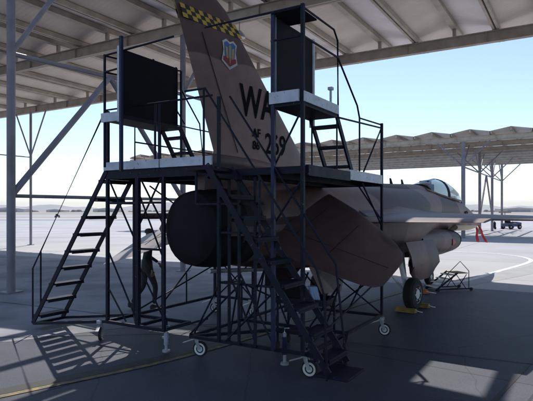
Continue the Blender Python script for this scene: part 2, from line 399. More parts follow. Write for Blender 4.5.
# ------------------------------------------------------------------ shelters
PER = 2.95
def shelter(name, label, u0, v0, umin, umax, segs, girders, zb, ridge_u, cols, braces, skip=None, cell=.8, sheet_vmax=1e9, rise=.56):
    """segs: list of (vmin,vmax) roof spans; girders: list of v; zb girder centre height. Local frame = (U-u0, V-v0)."""
    loc = UV(u0, v0); root = empty(name, loc, UA)
    off = (u0, v0, 0)
    gh = .42
    for gv in girders:
        b = MB()
        z0, z1 = zb - gh / 2, zb + gh / 2
        b.box((umin, gv - .012, z0), (umax, gv + .012, z1))
        b.box((umin, gv - .11, z1 - .025), (umax, gv + .11, z1)); b.box((umin, gv - .11, z0), (umax, gv + .11, z0 + .025))
        u = umin + 1.1
        while u < umax:
            b.box((u - .008, gv - .10, z0 + .026), (u + .008, gv + .10, z1 - .026)); u += PER
        b.build('girder', STEEL, root, off)
    k0 = int(math.floor((umin - ridge_u) / PER)); k1 = int(math.ceil((umax - ridge_u) / PER))
    zt = zb + gh / 2
    zval, zrid = zt + .20, zt + rise
    allmin = min(s_[0] for s_ in segs); allmax = max(s_[1] for s_ in segs)
    for k in range(k0, k1 + 1):
        ur = ridge_u + k * PER
        # purlins: one under the ridge, a pair at the valley
        for (vm, vM) in segs:
            if umin < ur < umax:
                b = MB(); b.box((ur - .06, vm, zrid - .24), (ur + .06, vM, zrid - .035)); b.box((ur - .11, vm + .001, zrid - .26), (ur + .11, vM - .001, zrid - .241)); b.build('purlin', STEEL, root, off)
            uv_ = ur + PER / 2
            if umin < uv_ < umax:
                b = MB(); b.box((uv_ - .12, vm - .02, zval - .185), (uv_ - .03, vM, zval - .012)); b.box((uv_ + .03, vm - .02, zval - .186), (uv_ + .12, vM, zval - .013)); b.build('purlin', STEEL, root, off)
        if umin < ur < umax:
            for gv in girders:
                b = MB(); b.box((ur - .06, gv - .06, zt + .002), (ur + .06, gv + .06, zrid - .262))
                b.build('ridge_post', STEEL, root, off)
        for side in (0, 1):
            ua, ub = (ur - PER / 2, ur) if side == 0 else (ur, ur + PER / 2)
            za, zc = (zval, zrid) if side == 0 else (zrid, zval)
            if ua < umin - .01 or ub > umax + .01: continue
            for (vm, vM) in segs:
                if vm >= sheet_vmax: continue
                nc = max(1, int(round((vM - vm) / cell))) if skip else 1
                runs = []; cur = None
                for j in range(nc):
                    c0 = vm + (vM - vm) * j / nc; c1 = vm + (vM - vm) * (j + 1) / nc
                    wp = UV((ua + ub) / 2, (c0 + c1) / 2)
                    if skip and skip(wp.x, wp.y):
                        if cur: runs.append(cur); cur = None
                    else: cur = (cur[0], c1) if cur else (c0, c1)
                if cur: runs.append(cur)
                spans = [(ua, ub, za, zc, c0, c1) for (c0, c1) in runs]
                if skip and abs(ua + 5.625) < .02: spans.append((ua, ua + .5, za, za + (zc - za) * .5 / (ub - ua), 11.0, 13.9))  # added roof strip out of view, narrows the sunlit ground patch
                for (ua_, ub_, za_, zc_, c0, c1) in spans:
                    t = .03; b = MB()
                    b.add([(ua_, c0, za_), (ub_, c0, zc_), (ub_, c1, zc_), (ua_, c1, za_), (ua_, c0, za_ + t), (ub_, c0, zc_ + t), (ub_, c1, zc_ + t), (ua_, c1, za_ + t)],
                          [(0, 3, 2, 1), (4, 5, 6, 7), (0, 1, 5, 4), (1, 2, 6, 5), (2, 3, 7, 6), (3, 0, 4, 7)])
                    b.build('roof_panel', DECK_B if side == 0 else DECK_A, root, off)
    for (cu, cv, rad) in cols:
        b = MB(); b.cyl((cu, cv, (zb - gh / 2) / 2), (0, 0, 1), rad, zb - gh / 2 - .002, 14)
        b.box((cu - rad * 1.9, cv - rad * 1.9, .006), (cu + rad * 1.9, cv + rad * 1.9, .035))
        b.build('column', COLUMN, root, off)
    for (p, q, wd) in braces:
        b = MB(); b.tube([p, q], wd / 2, 10); b.build('brace', COLUMN, root, off)
    tag(root, label, 'sun shelter')
    return root

def sun_gaps_near(x, y):  # unseen roof gaps, made so that sun reaches the ground below
    if x < -1.1 and y < 15.9: return True
    u, v = toUV(x, y)
    if u > -5.6 and 11.7 < v < 13.45 and x < 9: return True
    return False
def toUV(x, y):
    return (x * UX + y * UY, x * VX + y * VY)
ZB = 8.6
C1 = toUV(-6.74, 13.8); C2 = toUV(-2.98, 18.65); C0 = toUV(-15.0, 33.0)
C0 = (C0[0], 20.75)
cols = [(C1[0], C1[1], .11), (C2[0], C2[1], .10), (C0[0], 20.7, .08)]
def col_braces(cu, cv, zk, spread=1.4, rad=.11, vdir=True, top=ZB - .21):
    out = []
    for sg in (-1, 1):
        q = (cu, cv + sg * spread, top) if vdir else (cu + sg * spread, cv, top)
        out.append(((cu, cv, zk), q, rad))
    return out
br = []
mid = ((C1[0] + C2[0]) / 2, (C1[1] + C2[1]) / 2)
zs, zl = 6.3, 2.55
br.append(((C1[0], C1[1], zs), (C2[0], C2[1], zs), .13))
br.append(((C1[0], C1[1], zl), (C2[0], C2[1], zl), .10))
br.append(((C1[0], C1[1], zl), (mid[0], mid[1], zs), .17))
br.append(((C2[0], C2[1], zl), (mid[0], mid[1], zs), .17))
br.append(((C1[0], C1[1], zs), (C1[0] + .35, C1[1] + 1.25, ZB - .2), .14))
br.append(((C2[0], C2[1], zs), (C2[0] + .35, C2[1] + 1.25, ZB - .2), .12))
br.append(((C2[0], C2[1], zs), (C2[0] + 1.5, C2[1], ZB - .21), .10))
br.append(((C2[0], C2[1], zs), (C2[0], C2[1] + 6.4, zs), .09))
br += col_braces(C0[0], 20.7, 5.6, 1.5, .09, vdir=False)
br.append(((C0[0], 20.7, 5.55), (C0[0] - .5, 14.4, 5.55), .07))
# more columns of the same shelter outside the frame
for (cu, cv) in ((C1[0] - 12, 8.2), (9, 20.7), (9, 14.4), (9, 8.2), (9, -1), (C1[0], -1)):
    cols.append((cu, cv, .11))
shelter('sun_shelter', 'near tan steel sun shelter with folded sheet roof over the jet and both stands', C1[0], C1[1], -39.5, 10.6,
        [(-4.0, 22.5)], [20.9, 14.4, 8.2, 1.9, -3.6], ZB, -7.1, cols, br, sun_gaps_near, .8)

S2 = toUV(15.8, 42.0)
c2 = [(S2[0], S2[1], .16), (S2[0], S2[1] + 8, .13), (S2[0] , S2[1] + 16, .13), (S2[0], S2[1] + 24, .13),
      (S2[0] - 36, S2[1], .13), (S2[0] - 18, S2[1], .13), (S2[0] + 14, S2[1], .13)]
ZB2 = 7.9; br2 = []
for i, cc in enumerate(c2[:4]):
    br2 += col_braces(cc[0], cc[1], ZB2 - 2.2, 2.6, .12, vdir=True, top=ZB2 - .21)[(1 if i == 0 else 0):(1 if i == 3 else 2)]
    br2 += col_braces(cc[0], cc[1], ZB2 - 2.2, 2.0, .11, vdir=False, top=ZB2 - .21)
br2.append(((S2[0], S2[1], ZB2 - 2.2), (S2[0], S2[1] + 24, ZB2 - 2.2), .12))
br2.append(((S2[0], S2[1] + 8, 1.6), (S2[0], S2[1] + 12, ZB2 - 2.2), .17))
br2.append(((S2[0], S2[1] + 16, 1.6), (S2[0], S2[1] + 12, ZB2 - 2.2), .17))
for cc in c2[4:]:
    br2 += col_braces(cc[0], cc[1], ZB2 - 2.0, 2.2, .12, vdir=False, top=ZB2 - .21)
shelter('sun_shelter', 'far tan steel sun shelter with zigzag roof edge beyond the jet, standing in full sun', S2[0], S2[1], S2[0] - 37, S2[0] + 18,
        [(S2[1] - .6, S2[1] + 9.5), (S2[1] + 9.51, S2[1] + 24.5)], [S2[1], S2[1] + 4, S2[1] + 8, S2[1] + 10.5, S2[1] + 13.2, S2[1] + 16, S2[1] + 18.7, S2[1] + 21.4, S2[1] + 24], ZB2, S2[0] + .6, c2, br2, sheet_vmax=S2[1] + 9.505, rise=.46)  # rear bays left unsheeted, with added girders, to keep the apron sunlit

# ------------------------------------------------------------------ fighter jet
NX, NY, HD = -1.13, 7.77, R(52.0)
jet = empty('fighter_jet', (NX, NY, 0), HD)
tag(jet, 'brown camouflaged single tail fighter jet parked under the near shelter', 'fighter jet')
def sect(s, hw, zb_, zt_, e=2.3, n=32, yc=0, flat=0):
    out = []
    zc = (zb_ + zt_) / 2; hh = (zt_ - zb_) / 2
    for k in range(n):
        a = 2 * math.pi * k / n
        c, d = math.cos(a), math.sin(a)
        out.append((s, yc + hw * math.copysign(abs(c) ** (2 / e), c), zc + hh * math.copysign(abs(d) ** (2 / e), d)))
    return out
b = MB()
prof = [(.95, .66, 1.26, 2.52, 2.1), (1.6, .74, 1.17, 2.6, 2.2), (2.6, .82, 1.08, 2.68, 2.3), (4.0, .88, 1.0, 2.72, 2.4), (5.6, .90, .98, 2.72, 2.4), (7.0, .86, 1.05, 2.74, 2.3),
        (8.0, .76, 1.35, 2.78, 2.2), (8.8, .66, 1.52, 2.76, 2.1), (9.8, .60, 1.55, 2.70, 2.1), (10.8, .54, 1.54, 2.62, 2.1), (11.6, .49, 1.54, 2.50, 2.0),
        (12.3, .43, 1.52, 2.33, 2.0), (13.0, .34, 1.51, 2.16, 2.0), (13.7, .22, 1.54, 1.99, 2.0), (14.2, .11, 1.62, 1.87, 2.0), (14.5, .02, 1.72, 1.77, 2.0)]
b.loft([sect(*p) for p in prof]); fus = b.build('fuselage', CAMO, jet, smooth=True)
# spine fairing from canopy to fin
b = MB(); b.loft([sect(s, hw, 2.3, zt, 2.0, 20) for (s, hw, zt) in ((8.9, .36, 2.86), (8.2, .36, 2.88), (7, .33, 2.84), (5.2, .30, 2.80), (3.4, .24, 2.80), (1.9, .15, 2.88), (.55, .12, 2.93), (.2, .1, 2.85))])
b.build('spine_fairing', CAMO, jet, smooth=True)
# engine nozzle, petals and black cover
b = MB(); b.lathe((0, 0, 1.89), (1, 0, 0), [(1.0, .61), (.7, .60), (.35, .57), (.02, .52), (.02, .47), (.3, .44)], 28); b.build('nozzle', RUBBER, jet, smooth=True)
b = MB(); b.lathe((0, 0, 1.89), (1, 0, 0), [(-.10, .02), (-.09, .30), (-.05, .47), (.0, .545), (.12, .575), (.30, .60), (.62, .625), (.62, .61)], 28)
b.build('nozzle_cover', BLACK, jet, smooth=True)
# aft shelves beside the nozzle
for sg in (-1, 1):
    b = MB()
    b.loft([[(.25, sg * y, z) for (y, z) in ((.55, 1.78), (.95, 1.80), (1.0, 1.86), (.95, 1.93), (.55, 2.0))],
            [(2.6, sg * y, z) for (y, z) in ((.6, 1.6), (1.02, 1.75), (1.08, 1.87), (1.02, 1.98), (.6, 2.15))],
            [(4.2, sg * y, z) for (y, z) in ((.6, 1.6), (.98, 1.8), (1.02, 1.9), (.98, 2.0), (.6, 2.2))]])
    b.build('tail_shelf', CAMO, jet, smooth=True)

AF = [(0, .06), (.03, .45), (.1, .8), (.22, 1.0), (.78, .9), (.9, .5), (1, .07)]
def surface(b, secs):
    """secs: (LE, TE, half thickness, up vector)"""
    rings = []
    for (le, te, th, up) in secs:
        le = Vector(le); te = Vector(te); up = Vector(up).normalized()
        top = [le.lerp(te, f) + up * th * t for f, t in AF]; bot = [le.lerp(te, f) - up * th * t for f, t in reversed(AF)]
        rings.append([tuple(p) for p in top + bot])
    b.loft(rings)
# vertical fin: leading edge s=2.55-(z-3.57), trailing edge s=.526-.4*(z-3.1)
def fle(z): return 2.55 - (z - 3.57) * 1.0
def fte(z): return .526 - .4 * (z - 3.1)
FT = .055
b = MB()
surface(b, [((3.6, 0, 2.55), (.55, 0, 2.55), .10, (0, 1, 0)), ((fle(2.85), 0, 2.85), (fte(2.95), 0, 2.85), FT, (0, 1, 0)), ((fle(5.34), 0, 5.34), (fte(5.34), 0, 5.34), FT, (0, 1, 0)),
            ((fle(5.5) - .05, 0, 5.46), (fte(5.46) + .03, 0, 5.46), FT * .5, (0, 1, 0))])
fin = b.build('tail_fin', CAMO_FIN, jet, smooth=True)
b = MB(); surface(b, [((5.6, 0, 2.70), (2.2, 0, 2.70), .09, (0, 1, 0)), ((3.35, 0, 3.03), (2.6, 0, 3.03), .045, (0, 1, 0))]); b.build('dorsal_fairing', CAMO, jet, smooth=True)
b = MB(); b.lathe((0, 0, 2.93), (1, 0, 0), [(.28, .04), (.30, .09), (.5, .115), (1.4, .12), (2.2, .05)], 14); b.build('fin_root_fairing', CAMO, jet, smooth=True)
b = MB(); b.box((fte(3.5) + .55, -FT - .006, 2.98), (fte(3.5) + .562, -FT, 3.9))
# checker band
b = MB()
z0, zr, rows = 4.97, .062, 3
for side in (-1, 1):
    for r_ in range(rows):
        za = z0 + r_ * zr; zb_ = za + zr
        na = 13
        for k in range(na):
            f0, f1 = k / na, (k + 1) / na
            def px(f, z): return (fte(z) + .03) + (fle(z) - fte(z) - .06) * f
            y = side * (FT * .92 + .008)
            if k in (0, na - 1): y = side * (FT * .92 + .008)
            b.cur = (k + r_) % 2
            b.add([(px(f0, za), y, za), (px(f1, za), y, za), (px(f1, zb_), y, zb_), (px(f0, zb_), y, zb_)], [(0, 1, 2, 3)])
ck = b.build('checker_band', [CHKY, CHKB], fin)
sol = ck.modifiers.new('solid', 'SOLIDIFY'); sol.thickness = .003
# lettering
def text(body, x, z, size, y, parent, sx=1.0, shear=0, name='lettering', m=LETTER, off=.0):
    cu = bpy.data.curves.new(name, 'FONT'); cu.body = body; cu.size = size; cu.extrude = .002; cu.shear = shear; cu.offset = off
    tmp = bpy.data.objects.new('tmp', cu); col.objects.link(tmp)
    bpy.context.view_layer.update()
    me = bpy.data.meshes.new_from_object(tmp.evaluated_get(bpy.context.evaluated_depsgraph_get()))
    bpy.data.objects.remove(tmp)
    me.transform(Matrix.Diagonal((sx, 1, 1, 1))); me.transform(Matrix.Rotation(R(90), 4, 'X')); me.transform(Matrix.Translation((x, y, z)))
    me.materials.clear(); me.materials.append(m)
    o = bpy.data.objects.new(name, me); col.objects.link(o); o.parent = parent
    return o
YF = -FT - .006
text('WA', 1.06, 3.74, .72, YF, fin, .74, off=.014)
text('AF', 1.38, 3.41, .2, YF, fin, .95, off=.004)
text('86', 1.38, 3.20, .2, YF, fin, .95, off=.004)
text('269', 1.72, 3.16, .50, YF, fin, .82, off=.006)
# unit emblem: white edged shield, blue field, gold upright swords and wings, red base
b = MB()
ex, ez = .80, 4.66
def poly(pts, lay, mi):
    pts = [(p[0] * .86, p[1] * .86) for p in pts]
    b.cur = mi; y = YF - .002 * lay
    b.add([(ex + p[0], y, ez + p[1]) for p in pts], [tuple(range(len(pts)))])
poly([(-.20, .20), (-.10, .26), (0, .22), (.10, .26), (.20, .20), (.17, .05), (.20, -.08), (.22, -.16), (0, -.30), (-.22, -.16), (-.20, -.08), (-.17, .05)], 1, 0)
poly([(-.16, .18), (-.08, .22), (0, .18), (.08, .22), (.16, .18), (.14, -.02), (.12, -.1), (-.12, -.1), (-.14, -.02)], 2, 1)
poly([(-.17, -.07), (.17, -.07), (.18, -.14), (0, -.24), (-.18, -.14)], 3, 3)
poly([(-.12, .12), (-.06, .10), (-.045, -.1), (-.10, -.08)], 4, 2); poly([(.12, .12), (.06, .10), (.045, -.1), (.10, -.08)], 4, 2)
poly([(-.018, .16), (.018, .16), (.022, -.12), (0, -.21), (-.022, -.12)], 5, 2)
poly([(-.038, .14), (-.024, .14), (-.026, -.08), (-.04, -.08)], 5, 4); poly([(.038, .14), (.024, .14), (.026, -.08), (.04, -.08)], 5, 4)
b.build('shield_emblem', [EMB_W, EMB_B, EMB_Y, EMB_R, EMB_L], fin)
# rudder seam
b = MB(); b.bar((fte(3.1) + .48, -FT - .003, 3.1), (fte(4.85) + .36, -FT - .003, 4.85), .012, .006, up=(0, 1, 0)); b.build('rudder_seam', RUBBER, fin)

# stabilators (drooped trailing edge down)
def stab(sg):
    b = MB(); piv = 1.2; dr = R(23 if sg < 0 else 27); k_ = 1.0 if sg < 0 else 1.06
    def pt(s, lat):
        x = s - piv; zc = 1.97 - (lat - .9) * math.tan(R(15))
        return (piv + x * math.cos(dr), sg * lat * k_, zc + x * math.sin(dr))
    secs = []
    for (lat, le, te, th) in ((.98, 2.45, .42, .05), (1.6, 2.2, .40, .04), (2.2, 1.84, .40, .03), (2.55, 1.60, .42, .022), (2.72, 1.42 + (k_ - 1) * 4, .47, .016), (2.80, 1.22 + (k_ - 1) * 5, .58 - (k_ - 1) * 2, .012)):
        L = Vector(pt(le, lat)); T = Vector(pt(te, lat)); secs.append((L, T, th, Vector((-math.sin(dr), sg * .25, 1))))
    surface(b, secs)
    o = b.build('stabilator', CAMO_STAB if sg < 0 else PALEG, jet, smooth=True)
    for (l0, s0, l1, s1) in ((1.25, .85, 1.25, 1.9), (1.9, .75, 1.9, 1.7), (1.05, .95, 2.7, .95)):
        b = MB(); up = Vector((-math.sin(dr), sg * .25, 1)).normalized() * .0
        def srf(s_, l_):
            p = Vector(pt(s_, l_)); f = {1.25: .047, 1.9: .036, 1.05: .05, 2.7: .017, 2.45: .025}[l_]
            return p + Vector((-math.sin(dr), sg * .25, 1)).normalized() * (f + .001)
        b.bar(srf(s0, l0), srf(s1, l1), .012, .004); b.build('skin_seam', RUBBER, o)
    if sg > 0: o['label'] = 'pale grey left stabilator'
    return o
stab(-1); stab(1)
b = MB()
# wings
for sg in (-1, 1):
    b = MB()
    surface(b, [((7.95, sg * .8, 2.05), (3.72, sg * .8, 2.03), .075, (0, 0, 1)), ((4.80, sg * 4.62, 2.02), (3.66, sg * 4.62, 2.01), .025, (0, 0, 1))])
    wg = b.build('wing', CAMO_WING_SKY, jet, smooth=True)
    b = MB()   # drooped trailing edge flap
    surface(b, [((3.74, sg * 1.0, 2.03), (2.95, sg * 1.0, 1.955), .03, (0, 0, 1)), ((3.68, sg * 3.3, 2.02), (3.12, sg * 3.3, 1.965), .018, (0, 0, 1))])
    b.build('flaperon', CAMO, wg, smooth=True)
    b = MB()   # strake
    b.loft([[(11.0, sg * .50, 2.06), (11.0, sg * .52, 2.05), (11.0, sg * .50, 2.04)], [(9.2, sg * .55, 2.10), (9.2, sg * .82, 2.03), (9.2, sg * .55, 1.96)],
            [(7.9, sg * .6, 2.2), (7.9, sg * 1.12, 2.02), (7.9, sg * .6, 1.86)], [(5.5, sg * .6, 2.35), (5.5, sg * 1.35, 2.06), (5.5, sg * .6, 1.8)], [(3.7, sg * .6, 2.3), (3.7, sg * 1.1, 2.0), (3.7, sg * .6, 1.8)]])
    b.build('wing_root_strake', CAMO_WING_SKY, jet, smooth=True)
    b = MB(); b.lathe((2.75, sg * 4.74, 2.02), (1, 0, 0), [(0, .03), (.05, .07), (.4, .075), (2.3, .075), (2.5, .02)], 12)
    b.box((3.2, sg * 4.63, 1.99), (4.9, sg * 4.70, 2.05)); b.build('wingtip_rail', CAMO, wg, smooth=True)
    # ventral fins
    b = MB(); surface(b, [((3.9, sg * .45, 1.12), (2.5, sg * .45, 1.14), .025, (0, 1, 0)), ((3.3, sg * .66, .62), (2.6, sg * .66, .66), .012, (0, 1, 0))]); b.build('ventral_fin', CAMO, jet)
# intake
b = MB()
outer = [(7.2, .76, .96, 1.74, 2.4), (8.4, .76, .88, 1.72, 2.4), (9.4, .75, .87, 1.68, 2.3), (9.95, .74, .90, 1.63, 2.2)]
def rake(r_): return [(p[0] + (p[2] - 1.27) * .55, p[1], p[2]) for p in r_]
inner = [(10.2, .62, 1.02, 1.49, 2.2), (10.0, .60, 1.05, 1.47, 2.2), (9.2, .5, 1.06, 1.46, 2.1)]
b.loft([sect(*p) for p in outer] + [rake(sect(10.2, .72, .92, 1.61, 2.2))])
intake = b.build('air_intake', CAMO, jet, smooth=True)
b = MB(); rings = [rake(sect(*q)) for q in ((10.17, .735, .905, 1.625, 2.2), (10.26, .71, .93, 1.60, 2.2), (10.26, .66, .98, 1.55, 2.2), (10.21, .62, 1.02, 1.51, 2.2))]
b.loft(rings); b.build('intake_lip', BLACK, intake, smooth=True)
b = MB(); b.loft([[(9.35, -.752, 1.18), (9.35, -.752, 1.38), (9.62, -.75, 1.26)], [(9.35, -.768, 1.18), (9.35, -.768, 1.38), (9.62, -.766, 1.26)]]); b.build('warning_triangle', REDP, intake)
b = MB(); b.loft([sect(9.9, .45, 1.46, 1.66, 2), sect(8.0, .5, 1.3, 1.7, 2)]); b.build('intake_splitter', CAMO, intake)
# tan belly skin under the radome
b = MB(); b.loft([sect(10.6, .50, 1.505, 1.80, 2.1), sect(11.6, .44, 1.51, 1.80, 2.0), sect(12.8, .33, 1.49, 1.78, 2.0), sect(13.6, .20, 1.525, 1.74, 2.0)]); b.build('belly_panel', TANB, jet, smooth=True)
b = MB(); b.tube([(14.47, 0, 1.745), (15.05, 0, 1.76)], .022, 8, .008); b.build('nose_probe', GALV, jet)
# gun port
b = MB(); b.loft([[(11.2, -.525, 2.13), (11.45, -.50, 2.16), (11.6, -.49, 2.1), (11.4, -.51, 2.02), (11.2, -.53, 2.03)], [(11.2, -.535, 2.13), (11.45, -.512, 2.16), (11.6, -.50, 2.1), (11.4, -.52, 2.02), (11.2, -.54, 2.03)]]); b.build('side_port', BLACK, fus)
# canopy
def csect(s, hw, z0_, zt_, n=14):
    return [(s, hw * math.cos(math.pi * k / n), z0_ + (zt_ - z0_) * math.sin(math.pi * k / n) ** .85) for k in range(n + 1)]
cp = [(8.55, .30, 2.74, 2.80), (8.9, .38, 2.66, 2.96), (9.4, .43, 2.58, 3.06), (9.9, .45, 2.53, 3.11), (10.4, .45, 2.50, 3.07), (10.9, .42, 2.47, 2.96), (11.4, .35, 2.45, 2.82), (11.8, .24, 2.42, 2.60), (12.05, .1, 2.36, 2.42)]
b = MB(); b.loft([csect(*p) for p in cp], cap=False, closed=False)
can = b.build('canopy', GLASS, jet, smooth=True)
b = MB()
for (s, hw, za, zt_, wd) in ((10.0, .452, 2.525, 3.105, .08), (8.75, .345, 2.69, 2.895, .08)):
    r0 = csect(s - wd, hw + .008, za, zt_ + .012); r1 = csect(s + wd, hw + .008, za, zt_ + .004)
    r2 = csect(s + wd, hw - .02, za, zt_ - .02); r3 = csect(s - wd, hw - .02, za, zt_ - .02)
    b.loft([r0, r1, r2, r3, r0], cap=False, closed=False)
b.build('canopy_bow', BLACK, can, smooth=True)
b = MB()
for sg in (-1, 1):
    b.tube([(p[0], sg * p[1] * 1.0, p[2] + .01) for p in cp], .03, 8)
b.build('canopy_sill', CAMO, can, smooth=True)
b = MB(); b.box((9.2, -.20, 2.35), (9.45, .20, 2.92)); b.box((9.15, -.14, 2.9), (9.4, .14, 3.02)); b.build('ejection_seat', DARKP, jet, bevel=.02)
b = MB(); b.box((10.9, -.22, 2.3), (11.4, .22, 2.62)); b.build('instrument_hood', DARKP, jet, bevel=.04)
# blade antennas on the spine
for s in (7.6, 6.9):
    b = MB(); b.prism([(s, -.008, 2.84), (s + .16, -.008, 2.84), (s + .05, -.008, 2.98), (s - .02, -.008, 2.98)], (0, .016, 0)); b.build('antenna', DARKP, jet)
# landing gear
def wheel(s, y, r, wd):
    b = MB(); b.lathe((s, y - wd / 2, r + .004), (0, 1, 0), [(0, r * .55), (0, r * .86), (wd * .18, r * .98), (wd * .5, r), (wd * .82, r * .98), (wd, r * .86), (wd, r * .55)], 28)
    t = b.build('wheel', RUBBER, jet, smooth=True)
    b = MB(); b.lathe((s, y - wd / 2 - .004, r + .004), (0, 1, 0), [(.0, r * .12), (.0, r * .30), (.03, r * .33), (.03, r * .48), (.0, r * .56), (wd, r * .56), (wd, r * .2)], 20)
    for k in range(6):
        a = k * math.pi / 3; b.cyl((s + r * .4 * math.cos(a), y - wd / 2 - .002, r + .004 + r * .4 * math.sin(a)), (0, 1, 0), r * .05, .02, 8)
    b.build('rim', WHITE, t, smooth=True)
for sg in (-1, 1):
    wheel(5.5, sg * 1.18, .35, .22)
    b = MB(); b.tube([(5.5, sg * 1.05, .36), (5.75, sg * .72, 1.25)], .055, 10); b.tube([(5.5, sg * 1.05, .36), (6.3, sg * .6, 1.15)], .03, 8); b.tube([(5.5, sg * .98, .4), (5.1, sg * .55, 1.1)], .025, 8)
    b.cyl((5.5, sg * 1.05, .354), (0, 1, 0), .06, .14); b.build('gear_leg', WHITE, jet, smooth=True)
    b = MB()
    rings = []
    for s, zb_ in ((5.7, 1.0), (5.78, .74), (5.95, .62), (6.3, .55), (6.8, .55), (7.1, .62), (7.28, .74), (7.38, .95)):
        rings.append([(s, sg * y, z) for (y, z) in ((.93, 1.45), (1.06, 1.15), (1.10, .9), (1.02, zb_), (.99, zb_ + .01), (1.06, .9), (1.02, 1.15), (.90, 1.44))])
    b.loft(rings); b.build('gear_door', CAMO, jet, smooth=True)
wheel(9.55, .0, .23, .15)
b = MB(); b.tube([(9.55, .1, .24), (9.55, .1, .55), (9.5, 0, .62), (9.35, 0, 1.1)], .045, 10); b.tube([(9.5, 0, .6), (8.8, 0, 1.1)], .03, 8); b.build('gear_leg', WHITE, jet, smooth=True)
b = MB(); b.loft([[(8.5, .14, 1.0), (8.5, .16, 1.0), (8.5, .2, .6), (8.5, .18, .6)], [(9.3, .14, 1.0), (9.3, .16, 1.0), (9.3, .2, .6), (9.3, .18, .6)]]); b.build('gear_door', WHITE, jet)
# tail hook
b = MB(); b.tube([(1.9, 0, 1.12), (.4, 0, 1.22)], .035, 8); b.build('tail_hook', GALV, jet)

# red streamers hanging under the nose (remove before flight tags)
def streamer(s, y, z, L, sway, label):
    c, d = math.cos(HD), math.sin(HD); x0 = NX + s * c - y * d; y0 = NY + s * d + y * c
    root = empty('warning_streamer', (x0, y0, z)); b = MB(); n = 10; L1 = []; R1 = []
    for i in range(n + 1):
        t = i / n; cx = sway * t + .012 * math.sin(t * 6); wz = .035 + .02 * t
        L1.append((cx - wz, .02 * math.sin(t * 12), -L * t)); R1.append((cx + wz, .03 * math.sin(t * 12 + 1), -L * t - .02))
    vs_ = [p for ab in zip(L1, R1) for p in ab]
    b.add(vs_, [(2 * i, 2 * i + 1, 2 * i + 3, 2 * i + 2) for i in range(n)])
    o = b.build('ribbon', RED, root, smooth=True); so = o.modifiers.new('solid', 'SOLIDIFY'); so.thickness = .006
    b = MB(); b.lathe((0, 0, .02), (0, 0, 1), [(-.03, .015), (0, .03), (.03, .02)], 10); b.build('cord_knot', RUBBER, root)
    tag(root, label, 'streamer', 'red streamers under the nose')
streamer(14.1, -.02, 1.66, .62, .06, 'shorter straight red warning streamer hanging under the aircraft nose, the left one')
streamer(14.2, -.04, 1.70, .68, .32, 'longer slanting red warning streamer hanging under the aircraft nose, the right one')

# chocks
def chock(s, y, label):
    c, d = math.cos(HD), math.sin(HD)
    root = empty('wheel_chock', (NX + s * c - y * d, NY + s * d + y * c, 0), HD)
    b = MB(); b.prism([(-.08, -.22, .01), (.08, -.22, .01), (.035, -.22, .10), (-.035, -.22, .10)], (0, .44, 0)); b.build('wedge', YELLOW, root, bevel=.01)
    b = MB(); b.tube([(0, -.22, .07), (.04, -.28, .04), (.12, -.31, .02), (.2, -.27, .015)], .008, 6); b.build('rope', WHITE, root)
    tag(root, label, 'chock', 'yellow wheel chocks')
chock(5.5 - .37, -1.18, 'yellow wheel chock behind the aircraft main wheel, nearer the stand')
chock(5.5 + .37, -1.18, 'yellow wheel chock in front of the aircraft main wheel, under the gear door')

# ------------------------------------------------------------------ maintenance stands
def caster_parts(root, u, v, off, top=.34, r=.11, ang=0.6):
    x, y = u - off[0], v - off[1]
    b = MB(); b.cyl((x, y, top - .03), (0, 0, 1), .055, .05, 12)
    dx, dy = math.cos(ang), math.sin(ang); px_, py_ = -dy, dx
    cx, cy = x + dx * .06, y + dy * .06
    for sg in (-1, 1):
        b.bar((x + px_ * .035 * sg, y + py_ * .035 * sg, top - .05), (cx + px_ * .035 * sg, cy + py_ * .035 * sg, r), .05, .008, up=(px_, py_, 0))
    b.bar((x - dx * .03, y - dy * .03, top - .07), (x - dx * .22, y - dy * .22, top - .14), .05, .012)
    c = b.build('caster', GALV, root)
    b = MB(); ax = (px_, py_, 0)
    b.lathe((cx - px_ * .022, cy - py_ * .022, r + .005), ax, [(0, r * .75), (0, r * .95), (.022, r), (.044, r * .95), (.044, r * .75)], 20)
    b.build('tyre', RUBBER, c, smooth=True)
    b = MB(); b.lathe((cx - px_ * .026, cy - py_ * .026, r + .005), ax, [(0, .01), (0, r * .3), (.006, r * .4), (.0, r * .77), (.052, r * .77), (.052, .01)], 20)
    b.build('hub', WHITE, c, smooth=True)
JACKP = mat('jack_grey', (.42, .45, .52), (.3, .32, .38), .4)
def jack_parts(root, u, v, off, top=.5, m=JACKP):
    x, y = u - off[0], v - off[1]
    b = MB(); b.cyl((x, y, (top + .04) / 2 + .0), (0, 0, 1), .024, top - .04, 12); b.cyl((x, y, .02), (0, 0, 1), .06, .03, 14)
    j = b.build('levelling_jack', GALV, root, smooth=True)
    b = MB(); b.cyl((x, y, top * .6), (0, 0, 1), .036, top * .55, 14); b.build('sleeve', m, j, smooth=True)
    b = MB(); b.tube([(x, y, top), (x, y, top + .06), (x + .07, y, top + .07)], .01, 6); b.build('crank', GALV, j)
